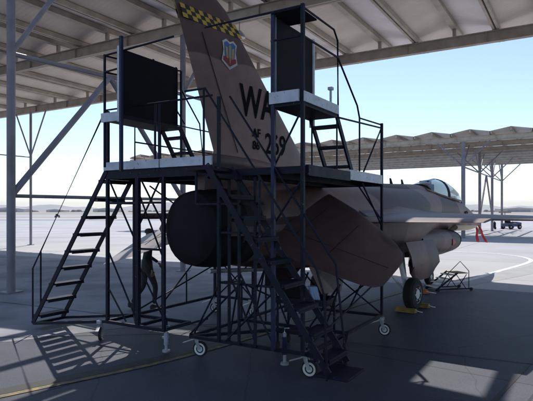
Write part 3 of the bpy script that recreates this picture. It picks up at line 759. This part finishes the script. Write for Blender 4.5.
def stairs_parts(root, off, ua, ub, za, zb_, v0, v1, n, name='stairway', plate=False):
    """from (ua,za) low to (ub,zb) high"""
    o = Vector((off[0], off[1], 0))
    b = MB()
    for v in (v0, v1):
        b.bar(Vector((ua, v, za)) - o, Vector((ub, v, zb_)) - o, .025, .08)
    st = b.build(name, BLUE, root)
    for k in range(n):
        t = (k + .5) / n if not plate else (k + .35) / n
        u = ua + (ub - ua) * t; z = za + (zb_ - za) * t
        b = MB(); b.box(Vector((u - .10, v0 + .017, z - .016)) - o, Vector((u + .10, v1 - .017, z + .016)) - o); b.box(Vector((u - .105, v0 + .018, z - .04)) - o, Vector((u - .09, v1 - .018, z - .017)) - o)
        b.box(Vector((u + .09, v0 + .018, z - .04)) - o, Vector((u + .105, v1 - .018, z - .017)) - o)
        b.build('tread', BLUE, st)
    return st
def member(root, off, name, segs, r=.022, m=BLUE, sq=False):
    o = Vector((off[0], off[1], 0)); b = MB()
    if len(segs) > 1 and name not in ('base_frame', 'top_rail'):
        return [member(root, off, name, [s_], r, m, sq) for s_ in segs]
    for s_ in segs:
        pts = [Vector(p) - o for p in s_]
        if sq:
            for i in range(len(pts) - 1): b.bar(pts[i], pts[i + 1], 1.6 * r)
        else: b.tube(pts, r * .82, 8)
    return b.build(name, m, root, smooth=not sq)
def deck(root, off, name, rects, z, m=BLUE, t=.05):
    o = Vector((off[0], off[1], 0)); b = MB()
    for (u0, u1, v0, v1) in rects:
        b.box(Vector((u0, v0, z - t)) - o, Vector((u1, v1, z)) - o)
    return b.build(name, m, root)
def boxpart(root, off, name, boxes, m, bevel=0):
    if len(boxes) > 1: return [boxpart(root, off, name, [q], m, bevel) for q in boxes]
    o = Vector((off[0], off[1], 0)); b = MB()
    for (a, c) in boxes: b.box(Vector(a) - o, Vector(c) - o)
    return b.build(name, m, root, bevel=bevel)

# ---- left (port) stand
oA = (-6.3, 6.3)
A = empty('maintenance_stand', UV(*oA), UA)
tag(A, 'dark blue wheeled stand left of the tail, its stairs rising from the far left', 'work stand', 'maintenance stands round the aircraft tail')
ZA = 2.84
deck(A, oA, 'platform', [(-6.68, -4.52, 6.0, 6.95), (-6.68, -5.62, 6.952, 9.0)], ZA, BLUE)
boxpart(A, oA, 'toe_board', [((-6.70, 5.965, ZA - .03), (-5.50, 5.995, ZA + .10))], PALE)
boxpart(A, oA, 'toe_board', [((-5.47, 5.965, ZA - .03), (-4.50, 5.995, ZA + .10))], PALE)
boxpart(A, oA, 'platform_beam', [((-6.7, 5.99, ZA - .17), (-4.5, 6.04, ZA - .052)), ((-6.7, 6.9, ZA - .17), (-4.5, 6.95, ZA - .052)), ((-6.70, 6.042, ZA - .171), (-6.65, 9.0, ZA - .053)), ((-5.67, 6.952, ZA - .172), (-5.62, 9.0, ZA - .054)), ((-6.64, 8.95, ZA - .17), (-5.68, 9.0, ZA - .0525))], BLUE)
for (u, v, zt_, zb_, r, m_) in ((-6.66, 6.02, ZA + .95, .33, .03, BLUE), (-5.98, 6.02, 2.78, .33, .04, BLUE), (-5.44, 6.02, 2.78, .33, .028, BLUE), (-6.66, 6.62, 2.78, .33, .028, BLUE), (-6.66, 8.96, ZA + .95, .33, .03, BLUE), (-5.70, 8.96, ZA + .95, .33, .03, BLUE), (-6.0, 6.62, 2.78, .33, .028, BLUE)):
    member(A, oA, 'leg', [[(u, v, zb_), (u, v, zt_)]], r, m_, sq=True)
member(A, oA, 'base_frame', [[(-8.55, 6.0, .10), (-6.68, 6.0, .34), (-5.40, 6.0, .34)], [(-8.55, 6.64, .10), (-6.68, 6.64, .34), (-5.44, 6.64, .34)], [(-6.68, 6.0, .34), (-6.68, 9.0, .34)], [(-6.68, 9.0, .34), (-5.7, 9.0, .34)], [(-5.44, 6.0, .34), (-5.44, 6.64, .34)], [(-8.55, 6.0, .10), (-8.55, 6.64, .10)], [(-6.0, 6.0, .34), (-6.0, 6.64, .34)],
        [(-6.68, 6.64, .34), (-5.98, 6.0, .34)]], .03, BLUE, sq=True)
member(A, oA, 'cross_brace', [[(-6.66, 6.03, 2.7), (-6.0, 6.03, 1.6)], [(-6.66, 6.03, 1.5), (-6.0, 6.03, .4)], [(-6.66, 6.03, .9), (-6.25, 6.03, .38)], [(-5.98, 6.05, 2.7), (-5.45, 6.05, 1.9)],
        [(-6.0, 6.05, 1.9), (-5.5, 6.05, 2.7)], [(-6.66, 6.6, 2.7), (-6.0, 6.6, 1.4)], [(-6.66, 6.6, 1.4), (-6.0, 6.6, .4)], [(-6.66, 7.0, 2.6), (-6.66, 8.9, 1.7)], [(-6.66, 6.64, .4), (-6.66, 8.9, 1.0)]], .018, BLUE)
member(A, oA, 'mid_rail', [[(-6.66, 6.035, 2.28), (-5.44, 6.035, 2.28)], [(-6.66, 6.60, 1.5), (-6.0, 6.60, 1.5)], [(-6.66, 6.05, 2.28), (-6.66, 6.64, 2.28)]], .022, BLUE, sq=True)
stairs_parts(A, oA, -8.58, -6.66, .10, 2.80, 5.99, 6.63, 9)
member(A, oA, 'handrail', [[(-8.58, 5.99, .12), (-8.58, 5.99, 1.10), (-6.68, 5.99, 3.80), (-4.50, 5.99, 3.80)], [(-8.35, 5.99, .4), (-8.35, 5.99, 1.42)], ], .019, BLUE)
member(A, oA, 'handrail', [[(-6.66, 6.63, 2.8), (-6.66, 6.63, 3.8), (-6.66, 8.95, 3.8), (-5.7, 8.95, 3.8)], [(-6.66, 6.63, 3.35), (-6.66, 8.95, 3.35), (-5.7, 8.95, 3.35)]], .017, BLUE)
member(A, oA, 'side_post', [[(-5.52, 6.0, 2.75), (-5.52, 6.0, 3.8)], [(-5.60, 6.0, 2.75), (-5.60, 6.0, 3.8)]], .022, BLUE)
# upper level
ZU = 3.62
deck(A, oA, 'upper_platform', [(-6.46, -5.98, 5.74, 7.05)], ZU, BLUE, .06)
boxpart(A, oA, 'upper_toe_board', [((-6.46, 5.70, ZU - .08), (-6.02, 5.73, ZU + .06))], PALE)
for (u, v, zt_) in ((-6.44, 5.76, 4.62), (-6.44, 7.03, 4.70), (-6.0, 7.08, 4.6)):
    member(A, oA, 'upper_post', [[(u, v, 2.84), (u, v, zt_)]], .018, BLUE, sq=True)
member(A, oA, 'upper_post', [[(-5.97, 5.66, 2.75), (-5.97, 5.66, 4.80)]], .028, BLUE2, sq=True)
member(A, oA, 'top_rail', [[(-6.46, 5.76, 4.60), (-5.02, 5.76, 4.66)], [(-6.44, 5.76, 4.60), (-6.44, 7.03, 4.68)], [(-6.44, 5.76, 4.34), (-6.44, 7.03, 4.44)], [(-6.44, 5.76, 4.34), (-5.98, 5.70, 4.34)], [(-6.44, 7.03, 4.68), (-6.0, 7.06, 4.60)]], .019, BLUE)
boxpart(A, oA, 'guard_panel', [((-6.07, 5.74, ZU + .01), (-6.04, 7.04, 4.64))], DARKP)
boxpart(A, oA, 'panel_frame', [((-6.09, 5.69, ZU - .1), (-6.03, 5.735, 4.68))], PALE)
boxpart(A, oA, 'panel_stiffener', [((-6.09, 6.46, ZU + .01), (-6.072, 6.49, 4.67)), ((-6.091, 5.745, 4.12), (-6.073, 6.458, 4.15)), ((-6.091, 6.492, 4.12), (-6.073, 7.02, 4.15)), ((-6.09, 7.03, ZU), (-6.073, 7.06, 4.67))], BLUE)
def ladder_parts(root, off, u0, u1, va, za, vb, zb_, n):
    o = Vector((off[0], off[1], 0)); b = MB()
    for u in (u0, u1): b.bar(Vector((u, va, za)) - o, Vector((u, vb, zb_)) - o, .03, .08)
    st = b.build('upper_ladder', BLUE, root)
    for k in range(n):
        t = (k + .6) / n; v = va + (vb - va) * t; z = za + (zb_ - za) * t
        b = MB(); b.box(Vector((u0 + .017, v - .09, z - .02)) - o, Vector((u1 - .017, v + .09, z + .015)) - o); b.build('tread', BLUE, st)
ladder_parts(A, oA, -6.42, -6.0, 7.05, 3.6, 7.6, 2.84, 3)
member(A, oA, 'upper_handrail', [[(-6.44, 7.03, 4.46), (-6.44, 7.7, 3.8)], [(-6.0, 7.06, 4.3), (-6.0, 7.6, 3.75), (-6.0, 7.75, 2.84)]], .016, BLUE)
caster_parts(A, -6.80, 5.98, oA, .35, .11, 2.2); caster_parts(A, -6.68, 8.9, oA, .35, .11, .5); caster_parts(A, -5.75, 8.95, oA, .35, .11, .5)
jack_parts(A, -5.42, 6.05, oA, .34); jack_parts(A, -6.0, 6.68, oA, .4, BLUE2)
member(A, oA, 'tow_bar', [[(-5.42, 6.0, .33), (-4.85, 6.35, .52)]], .018, BLUE)

# ---- right (starboard) stand
oB = (-3.7, 7.2)
B = empty('maintenance_stand', UV(*oB), UA)
tag(B, 'dark blue wheeled stand right of the tail, stairs descending to the right foreground', 'work stand', 'maintenance stands round the aircraft tail')
ZL = 2.72
deck(B, oB, 'platform', [(-4.36, -3.0, 5.95, 8.85)], ZL, BLUE)
boxpart(B, oB, 'platform_beam', [((-4.38, 5.92, ZL - .09), (-2.98, 5.948, ZL + .005)), ((-4.38, 8.852, ZL - .14), (-2.98, 8.90, ZL + .01)), ((-2.998, 5.95, ZL - .12), (-2.95, 7.35, ZL + .02)), ((-4.0, 5.95, ZL - .14), (-3.96, 8.85, ZL - .052)), ((-3.45, 5.95, ZL - .14), (-3.41, 8.85, ZL - .052))], BLUE)
boxpart(B, oB, 'toe_board', [((-2.997, 7.352, ZL - .10), (-2.96, 8.85, ZL + .05))], PALE)
for (u, v, zt_, r, m_) in ((-4.34, 5.93, 3.75, .026, BLUE), (-3.98, 5.90, 2.6, .02, BLUE), (-3.72, 5.90, 2.6, .02, BLUE), (-3.43, 5.88, 4.74, .03, BLUE2), (-3.0, 5.88, 4.76, .028, BLUE), (-2.98, 8.87, 3.68, .026, BLUE), (-4.2, 5.98, 2.6, .02, BLUE)):
    member(B, oB, 'leg', [[(u, v, .33), (u, v, zt_)]], r, m_, sq=True)
member(B, oB, 'base_frame', [[(-4.87, 5.95, .33), (-2.98, 5.95, .33)], [(-2.98, 5.95, .33), (-2.98, 8.85, .33)], [(-2.98, 8.85, .33), (-4.87, 8.85, .33)], [(-4.87, 8.85, .33), (-4.87, 5.95, .33)], [(-4.87, 7.3, .33), (-2.98, 7.3, .33)],
        [(-4.87, 5.95, .33), (-3.7, 7.3, .33)], [(-2.98, 7.3, .33), (-2.5, 5.9, .30)], [(-2.98, 5.95, .33), (-2.42, 5.9, .28)]], .028, BLUE, sq=True)
member(B, oB, 'cross_brace', [[(-4.34, 5.96, 1.15), (-4.8, 5.96, .38)], [(-3.43, 5.9, 1.1), (-4.2, 5.9, .36)], [(-4.2, 5.97, 1.3), (-3.75, 5.97, .36)], [(-4.2, 5.98, .36), (-3.98, 5.92, 1.3)], [(-3.98, 5.92, 1.3), (-3.43, 5.92, .36)],
        [(-4.34, 5.94, 2.6), (-4.0, 5.92, 1.9)], [(-3.43, 5.93, 2.0), (-3.0, 5.93, 2.6)], [(-3.43, 5.93, 1.4), (-3.98, 5.93, 2.6)], [(-3.43, 5.92, 2.75), (-3.0, 5.92, 3.5)], [(-2.98, 5.95, .4), (-2.98, 8.85, 1.0)], [(-2.98, 8.85, 1.9), (-2.98, 7.9, 2.6)], [(-2.98, 8.85, .36), (-3.9, 8.87, 1.0)],
        [(-2.98, 7.95, 2.75), (-2.98, 8.85, 3.6)], [(-3.9, 8.87, .36), (-2.98, 8.87, 1.1)], [(-2.98, 8.84, 2.0), (-3.4, 8.84, 2.6)]], .017, BLUE)
member(B, oB, 'mid_rail', [[(-4.34, 5.94, 1.85), (-3.43, 5.94, 1.85)], [(-4.34, 5.94, 2.25), (-3.6, 5.94, 2.25)], [(-4.75, 5.94, 2.25), (-4.36, 5.94, 2.25)], [(-4.75, 5.94, 2.25), (-4.75, 5.94, 2.75)], [(-4.34, 5.94, 1.15), (-3.43, 5.94, 1.15)]], .018, BLUE, sq=True)
sB = stairs_parts(B, oB, -2.40, -4.10, .34, 2.74, 5.33, 5.88, 9)
boxpart(B, oB, 'bottom_step', [((-2.58, 5.36, .27), (-2.18, 5.86, .30))], BLUE, .005)
member(B, oB, 'step_hanger', [[(-2.42, 5.33, .26), (-2.42, 5.33, .42)], [(-2.42, 5.88, .26), (-2.42, 5.88, .42)]], .015, BLUE)
member(B, oB, 'handrail', [[(-4.45, 5.33, 3.72), (-4.12, 5.33, 3.72), (-2.55, 5.33, 1.5), (-2.45, 5.33, 1.2), (-2.42, 5.33, .4)], [(-4.14, 5.33, 2.74), (-4.14, 5.33, 3.72)], [(-3.3, 5.33, 1.62), (-3.3, 5.33, 2.55)], [(-4.12, 5.88, 3.72), (-2.55, 5.88, 1.5), (-2.42, 5.88, .4)]], .018, BLUE)
deck(B, oB, 'stair_landing', [(-4.52, -4.08, 5.33, 5.90)], ZL, BLUE, .04)
deck(B, oB, 'upper_platform', [(-3.46, -3.0, 5.86, 6.97)], 3.56, BLUE, .07)
boxpart(B, oB, 'upper_toe_board', [((-3.46, 5.82, 3.53), (-3.03, 5.85, 3.68)), ((-2.996, 5.86, 3.53), (-2.966, 6.95, 3.66))], PALE)
boxpart(B, oB, 'guard_panel', [((-3.47, 5.98, 3.57), (-3.44, 7.05, 4.70))], DARKP)
boxpart(B, oB, 'panel_frame', [((-3.49, 7.055, 3.4), (-3.42, 7.10, 4.72)), ((-3.50, 5.93, 3.57), (-3.44, 5.975, 4.74))], PALE)
boxpart(B, oB, 'top_plate', [((-3.44, 5.84, 4.70), (-3.03, 6.35, 4.72))], DARKP)
member(B, oB, 'top_rail', [[(-3.0, 5.88, 4.74), (-4.55, 5.88, 4.74)], [(-3.0, 5.88, 4.72), (-3.0, 6.85, 4.72), (-3.0, 6.98, 4.6), (-3.0, 7.0, 3.5)], [(-3.0, 5.88, 4.36), (-3.0, 6.99, 4.36)], [(-3.46, 5.87, 4.36), (-3.0, 5.87, 4.36)], [(-3.0, 6.99, 4.36), (-3.0, 7.75, 3.80), (-3.0, 7.85, 3.62), (-3.0, 8.87, 3.66)], [(-3.0, 7.85, 3.62), (-3.0, 7.85, 2.72)], [(-3.0, 7.0, 3.5), (-2.99, 8.87, 3.60)]], .018, BLUE)
ladder_parts(B, oB, -3.44, -3.02, 6.97, 3.56, 7.6, 2.72, 3)
member(B, oB, 'side_post', [[(-3.42, 7.0, 2.72), (-3.42, 7.0, 3.56)], [(-3.02, 7.0, 2.72), (-3.02, 7.0, 3.56)]], .016, BLUE)
caster_parts(B, -4.87, 6.10, oB, .33, .115, .2); caster_parts(B, -3.05, 6.05, oB, .33, .115, .1); caster_parts(B, -2.95, 8.75, oB, .33, .11, .1)
jack_parts(B, -3.55, 6.4, oB, .45, BLUE2)
member(B, oB, 'rear_brace', [[(-4.8, 7.3, .36), (-4.4, 7.3, 1.25)], [(-4.4, 7.3, 1.25), (-4.0, 7.3, .36)], [(-4.0, 7.3, .36), (-3.62, 7.28, 1.2)], [(-4.62, 7.3, .36), (-4.42, 7.3, 1.2)], [(-4.38, 7.3, 1.2), (-4.2, 7.3, .36)], [(-4.4, 7.3, .36), (-4.4, 7.3, 1.3)],
    [(-4.8, 8.85, .36), (-4.5, 8.85, 1.0)], [(-4.5, 8.85, 1.0), (-3.9, 8.85, .36)], [(-4.5, 8.85, .36), (-4.5, 8.85, 1.05)], [(-3.6, 8.85, .36), (-3.2, 8.85, 1.15)], [(-3.6, 7.3, .36), (-3.1, 7.3, 1.05)], [(-3.35, 7.3, .36), (-3.1, 7.3, 1.05)],
    [(-4.87, 5.95, .36), (-4.87, 7.3, .95)], [(-4.87, 8.85, .36), (-4.87, 7.3, .95)], [(-4.87, 7.3, .36), (-4.87, 7.3, .98)], [(-4.34, 5.95, 1.15), (-4.87, 7.3, .98)]], .019, BLUE)
member(A, oA, 'rear_brace', [[(-6.64, 8.0, .36), (-6.64, 8.0, .93)], [(-6.64, 7.2, .36), (-6.66, 8.9, 1.6)], [(-6.6, 8.98, .36), (-5.72, 8.98, 1.15)], [(-5.72, 8.98, .36), (-6.6, 8.98, 1.15)]], .018, BLUE)
# small pale lever on the upper platform
boxpart(B, oB, 'latch_lever', [((-3.01, 6.72, 3.66), (-2.985, 6.745, 3.84)), ((-3.03, 6.70, 3.84), (-2.965, 6.765, 3.88))], PALE)

# ------------------------------------------------------------------ tool trolley under the stabilator with things on it
tx, ty = .62, 8.2
T = empty('tool_trolley', (tx, ty, 0), R(-25))
b = MB(); b.box((-.42, -.25, .72), (.42, .25, .75)); b.box((-.42, -.25, .752), (.42, -.235, .81)); b.box((-.42, .235, .752), (.42, .25, .81)); b.box((-.42, -.234, .752), (-.405, .234, .81)); b.box((.405, -.234, .752), (.42, .234, .81)); b.build('tray', BLUE, T)
b = MB(); b.box((-.40, -.23, .25), (.40, .23, .28)); b.build('shelf', BLUE, T)
for (x, y) in ((-.39, -.22), (.39, -.22), (-.39, .22), (.39, .22)):
    b = MB(); b.bar((x, y, .12), (x, y, .72), .03); lg = b.build('leg', BLUE, T)
    b = MB(); b.lathe((x - .015, y, .064), (1, 0, 0), [(0, .02), (0, .06), (.03, .06), (.03, .02)], 14); b.build('wheel', RUBBER, lg)
tag(T, 'dark blue tool trolley standing under the drooped right stabilator', 'trolley')
def on_tray(x, y): 
    c, s_ = math.cos(R(-25)), math.sin(R(-25)); return (tx + x * c - y * s_, ty + x * s_ + y * c, .752)
bag = empty('tool_bag', on_tray(-.2, 0), R(-25)); b = MB()
b.loft([[(x * f, y * f2, z) for (x, y) in ((-.17, -.1), (0, -.12), (.17, -.1), (.18, 0), (.17, .1), (0, .12), (-.17, .1), (-.18, 0))] for (f, f2, z) in ((.95, .95, 0), (1.05, 1.1, .08), (1, .9, .18), (.85, .35, .27))]); b.build('bag_body', BLACK, bag, smooth=True)
b = MB(); b.tube([(-.1, 0, .25), (-.08, 0, .34), (.08, 0, .34), (.1, 0, .25)], .012, 6); b.build('handle', BLACK, bag)
tag(bag, 'slumped black tool bag on the trolley beneath the stabilator', 'bag')
can_ = empty('spray_can', on_tray(.05, -.05)); b = MB(); b.lathe((0, 0, 0), (0, 0, 1), [(0, .05), (.01, .055), (.16, .055), (.18, .03)], 18); b.build('can_body', REDP, can_, smooth=True)
b = MB(); b.lathe((0, 0, .18), (0, 0, 1), [(0, .032), (.04, .03), (.045, .01)], 14); b.build('cap', WHITE, can_, smooth=True); tag(can_, 'red can with a white cap on the tool trolley', 'can')
bx = empty('parts_case', on_tray(.22, -.03), R(10)); b = MB(); b.prism([(-.10, -.06, 0), (.02, -.06, 0), (-.04, -.06, .24), (-.16, -.06, .24)], (0, .12, 0)); b.build('case_body', SKYB, bx, bevel=.01)
b = MB(); b.bar((-.055, -.07, .05), (-.10, -.07, .19), .012, .008); b.build('latch', WHITE, bx); tag(bx, 'pale blue plastic case leaning over on the tool trolley', 'case')

# ------------------------------------------------------------------ small boarding steps near the nose wheel
sx, sy = 5.0, 14.3
S = empty('boarding_steps', (sx, sy, 0), R(15))
for k in range(4):
    b = MB(); z = .16 + k * .17; x = -.66 + .2 * k
    b.box((x - .12, -.27, z), (x + .12, .27, z + .035)); b.build('tread', WHITE, S)
b = MB()
for y in (-.29, .29):
    b.bar((-.78, y, .05), (.12, y, .78), .025, .06)
    if y < 0: b.tube([(-.62, y, .15), (-.3, y, .75), (.22, y, 1.28), (.58, y, .85), (.58, y, .1)], .014, 6)
b.build('side_frame', BLUE, S)
b = MB(); b.box((.05, -.28, .74), (.55, .28, .77)); b.build('top_platform', YELLOW, S)
b = MB()
for (x0, z0_, x1, z1_) in ((.08, .05, .5, .7), (.5, .05, .08, .7)):
    for y in (-.27, .27): b.bar((x0, y, z0_), (x1, y, z1_), .02)
b.box((-.75, -.3, .06), (.7, -.26, .1)); b.box((-.75, .26, .06), (.7, .3, .1)); b.build('base_frame', BLACK, S)
for (x, y) in ((-.7, -.32), (-.7, .32), (.65, -.32), (.65, .32)):
    b = MB(); b.lathe((x, y - .015, .07), (0, 1, 0), [(0, .02), (0, .066), (.03, .066), (.03, .02)], 14); b.build('wheel', RUBBER, S)
S.scale = (.75, .85, .62)
tag(S, 'small wheeled boarding steps with white treads and a peaked rail beside the nose wheel', 'steps')
C_ = empty('wheel_chock', (4.05, 13.75, 0), R(20)); b = MB(); b.prism([(-.1, -.25, .01), (.1, -.25, .01), (.04, -.25, .12), (-.04, -.25, .12)], (0, .5, 0)); b.build('wedge', mat('orange_paint', (.6, .16, .03)), C_, bevel=.01)
b = MB(); b.tube([(0, -.25, .07), (.1, -.34, .05), (.22, -.35, .03)], .012, 6); b.build('rope', WHITE, C_); tag(C_, 'orange wheel chock on the ground at the foot of the boarding steps', 'chock')

# ------------------------------------------------------------------ person
def skinned(name, joints, edges, m, parent, root=0, sub=2):
    me = bpy.data.meshes.new(name); me.from_pydata([j[0] for j in joints], edges, [])
    o = bpy.data.objects.new(name, me); col.objects.link(o)
    sk = o.modifiers.new('skin', 'SKIN'); sk.use_smooth_shade = True
    for i, j in enumerate(joints):
        r = j[1]; o.data.skin_vertices[0].data[i].radius = (r, r) if not isinstance(r, tuple) else r
        o.data.skin_vertices[0].data[i].use_root = (i == root)
    sb = o.modifiers.new('sub', 'SUBSURF'); sb.levels = sub; sb.render_levels = sub
    bpy.context.view_layer.update()
    m2 = bpy.data.meshes.new_from_object(o.evaluated_get(bpy.context.evaluated_depsgraph_get()))
    bpy.data.objects.remove(o); m2.name = name; m2.materials.clear(); m2.materials.append(m)
    for p in m2.polygons: p.use_smooth = True
    o = bpy.data.objects.new(name, m2); col.objects.link(o); o.parent = parent
    return o
PP = empty('person', (-2.62, 11.45, 0), R(-65))
tag(PP, 'person in dark work clothes and boots walking behind the left stabilator', 'person')
# local +Y is forward
J = [((0, 0, .95), (.15, .11)), ((0, .01, 1.12), (.14, .10)), ((0, .03, 1.32), (.17, .11)), ((0, .03, 1.43), (.12, .09)), ((0, .05, 1.51), .055),
     ((.10, .02, .88), (.095, .1)), ((.10, .17, .50), .062), ((.10, .14, .12), .045),
     ((-.10, -.02, .88), (.095, .1)), ((-.10, -.05, .50), .062), ((-.10, -.30, .15), .045),
     ((.20, .03, 1.40), .06), ((.26, -.08, 1.13), .045), ((.25, .05, .90), .034),
     ((-.20, .03, 1.40), .06), ((-.26, .10, 1.14), .045), ((-.22, .30, 1.0), .034)]
E = [(0, 1), (1, 2), (2, 3), (3, 4), (0, 5), (5, 6), (6, 7), (0, 8), (8, 9), (9, 10), (3, 11), (11, 12), (12, 13), (3, 14), (14, 15), (15, 16)]
body = skinned('body', J, E, CLOTH, PP)
HJ = [((0, .05, 1.50), .05), ((0, .06, 1.57), (.062, .075)), ((0, .06, 1.65), (.075, .095)), ((0, .05, 1.72), (.062, .08))]
head = skinned('head', HJ, [(0, 1), (1, 2), (2, 3)], SKIN, PP)
b = MB(); b.lathe((0, .155, 1.62), (0, 0, -1), [(-.03, .004), (0, .012), (.012, .014), (.02, .004)], 8); b.build('nose', SKIN, head, smooth=True)
for sg in (-1, 1):
    b = MB(); b.lathe((sg * .032, .143, 1.645), (0, 1, 0), [(-.01, .004), (0, .010), (.006, .004)], 8); b.build('eye', BLACK, head, smooth=True)
    b = MB(); b.lathe((sg * .078, .05, 1.635), (sg, 0, 0), [(-.01, .018), (.006, .026), (.012, .02)], 10); b.build('ear', SKIN, head, smooth=True)
b = MB(); b.box((-.022, .143, 1.582), (.022, .149, 1.588)); b.build('mouth', REDP, head)
b = MB(); b.lathe((0, .045, 1.67), (0, 0, 1), [(0, .093), (.05, .090), (.085, .07), (.10, .02)], 18)
b.loft([[(-.07, .11, 1.675), (.07, .11, 1.675), (.07, .11, 1.685), (-.07, .11, 1.685)], [(-.045, .20, 1.665), (.045, .20, 1.665), (.045, .20, 1.673), (-.045, .20, 1.673)]]); b.build('cap', HAIR, PP, smooth=True)
for (x, y, z, tilt) in ((.10, .14, .0, 0), (-.10, -.30, .03, .35)):
    b = MB(); rings = []
    for (dy, w_, h_) in ((-.09, .035, .09), (-.04, .045, .12), (.04, .045, .09), (.12, .048, .06), (.18, .03, .035)):
        zz = z + .005 + max(0, -dy) * tilt
        rings.append([(x - w_, y + dy, zz), (x + w_, y + dy, zz), (x + w_ * .8, y + dy, zz + h_), (x - w_ * .8, y + dy, zz + h_)])
    b.loft(rings); b.build('boot', BOOT, PP, smooth=True, bevel=.01)
# hands with fingers
def hand(wrist, dirv, sg):
    d = Vector(dirv).normalized(); wv = Vector(wrist); side = Vector((0, 1, 0)); js = [(tuple(wv), .022), (tuple(wv + d * .05), (.03, .018)), (tuple(wv + d * .085), (.034, .016))]; ed = [(0, 1), (1, 2)]
    for k, L in enumerate((.065, .075, .07, .055)):
        off_ = side * (k - 1.5) * .02; a = wv + d * .095 + off_; i = len(js)
        js += [(tuple(a), .009), (tuple(a + d * L * .5 + Vector((-sg * .008, 0, 0))), .008), (tuple(a + d * L + Vector((-sg * .025, 0, 0))), .0065)]
        ed += [(2, i), (i, i + 1), (i + 1, i + 2)]
    i = len(js); js += [(tuple(wv + d * .04 + side * .035), .011), (tuple(wv + d * .075 + side * .055), .009)]; ed += [(1, i), (i, i + 1)]
    skinned('hand', js, ed, SKIN, PP, sub=1)
hand((.25, .05, .89), (0, .15, -1), 1); hand((-.22, .30, .99), (0, .6, -.8), -1)

# ------------------------------------------------------------------ far small things on the apron
def tractor(loc, rz, label, s_=1.0):
    t = empty('tow_tractor', loc, rz)
    b = MB(); b.prism([(-1.0, -.55, .32), (1.05, -.55, .32), (1.05, -.55, .78), (.35, -.55, .88), (.3, -.55, .70), (-1.0, -.55, .70)], (0, 1.1, 0)); b.build('body', mat('tractor_blue', (.05, .07, .16)), t, bevel=.03)
    b = MB(); b.box((-.5, -.4, .71), (0, .4, .82)); b.box((-.58, -.4, .72), (-.48, .4, 1.2)); b.build('seat', BLACK, t, bevel=.02)
    b = MB(); b.tube([(.3, 0, .85), (.12, 0, 1.1)], .02, 6); b.lathe((.12, 0, 1.1), (-.6, 0, .8), [(0, .16), (.02, .17), (.04, .16)], 16); b.build('steering_wheel', BLACK, t)
    for x in (-.65, .7):
        for y in (-.58, .58):
            b = MB(); b.lathe((x, y - .09, .28), (0, 1, 0), [(0, .14), (0, .25), (.03, .275), (.15, .275), (.18, .25), (.18, .14)], 18); wq = b.build('wheel', RUBBER, t, smooth=True)
            b = MB(); b.lathe((x, y - .095, .28), (0, 1, 0), [(0, .03), (.01, .14), (.18, .14), (.19, .03)], 12); b.build('rim', WHITE, wq)
    tag(t, label, 'tow tractor', 'tow tractors on the far apron'); return t
t1 = tractor((29.0, 62.0, 0), R(20), 'dark blue tow tractor on the sunlit apron, seen under the wing at right')
t2 = copy_tree(t1); t2.location = (-68, 170, 0); t2.rotation_euler = (0, 0, R(100)); t2['label'] = 'dark tow tractor far out on the open apron at left, seen beside the stairs'
F = empty('apron_sign', (29.4, 64.5, 0), 0)
b = MB(); b.cyl((0, 0, 1.0), (0, 0, 1), .05, 2.0, 8); b.box((-.3, -.3, .01), (.3, .3, .07)); b.build('post', COLUMN, F)
b = MB(); b.box((-.75, -.04, 1.92), (.75, .04, 2.08)); b.build('sign_board', BAND, F, bevel=.01); tag(F, 'low T shaped apron sign post beyond the wing, behind the tow tractor', 'sign post')
X_ = empty('wheeled_extinguisher', (26.6, 61.0, 0), R(30))
b = MB(); b.lathe((0, 0, .2), (0, 0, 1), [(0, .1), (.04, .15), (.6, .15), (.68, .06), (.75, .05)], 16); b.build('bottle', DARKP, X_, smooth=True)
b = MB(); b.tube([(-.2, .1, .1), (-.2, .2, .9), (.2, .2, .9), (.2, .1, .1)], .02, 6); b.build('handle', BLACK, X_)
for x in (-.24, .24):
    b = MB(); b.lathe((x - .03, .1, .16), (1, 0, 0), [(0, .05), (0, .15), (.06, .15), (.06, .05)], 14); b.build('wheel', RUBBER, X_)
tag(X_, 'small dark wheeled fire extinguisher on the far apron, left of the tow tractor', 'fire extinguisher')

# round lamp under the near shelter's second girder, seen right of the fin tip
lp = UV(-9.7, 14.4); LF = empty('hanging_lamp', (lp.x, lp.y, ZB - .62))
b = MB(); b.lathe((0, 0, 0), (0, 0, 1), [(-.10, .20), (-.02, .19), (.10, .10), (.14, .05), (.14, .02), (.08, .02)], 20); b.build('lamp_housing', GALV, LF, smooth=True)
b = MB(); b.tube([(0, 0, .13), (0, 0, .41)], .02, 8); b.build('stem', STEEL, LF)
tag(LF, 'small unlit round lamp hanging under the near shelter girder beside the fin', 'lamp')

# airborne dust over the field
hz = bpy.data.materials.new('haze_air'); hz.use_nodes = True
n = hz.node_tree.nodes; n.remove(n['Principled BSDF'])
pv = n.new('ShaderNodeVolumePrincipled'); pv.inputs['Color'].default_value = (.88, .88, .93, 1); pv.inputs['Density'].default_value = .00014; pv.inputs['Anisotropy'].default_value = .2
hz.node_tree.links.new(pv.outputs[0], n['Material Output'].inputs['Volume'])
b = MB(); b.box((-7600, -3600, -1), (7600, 9600, 150)); hb = b.build('haze', hz); hb['kind'] = 'stuff'
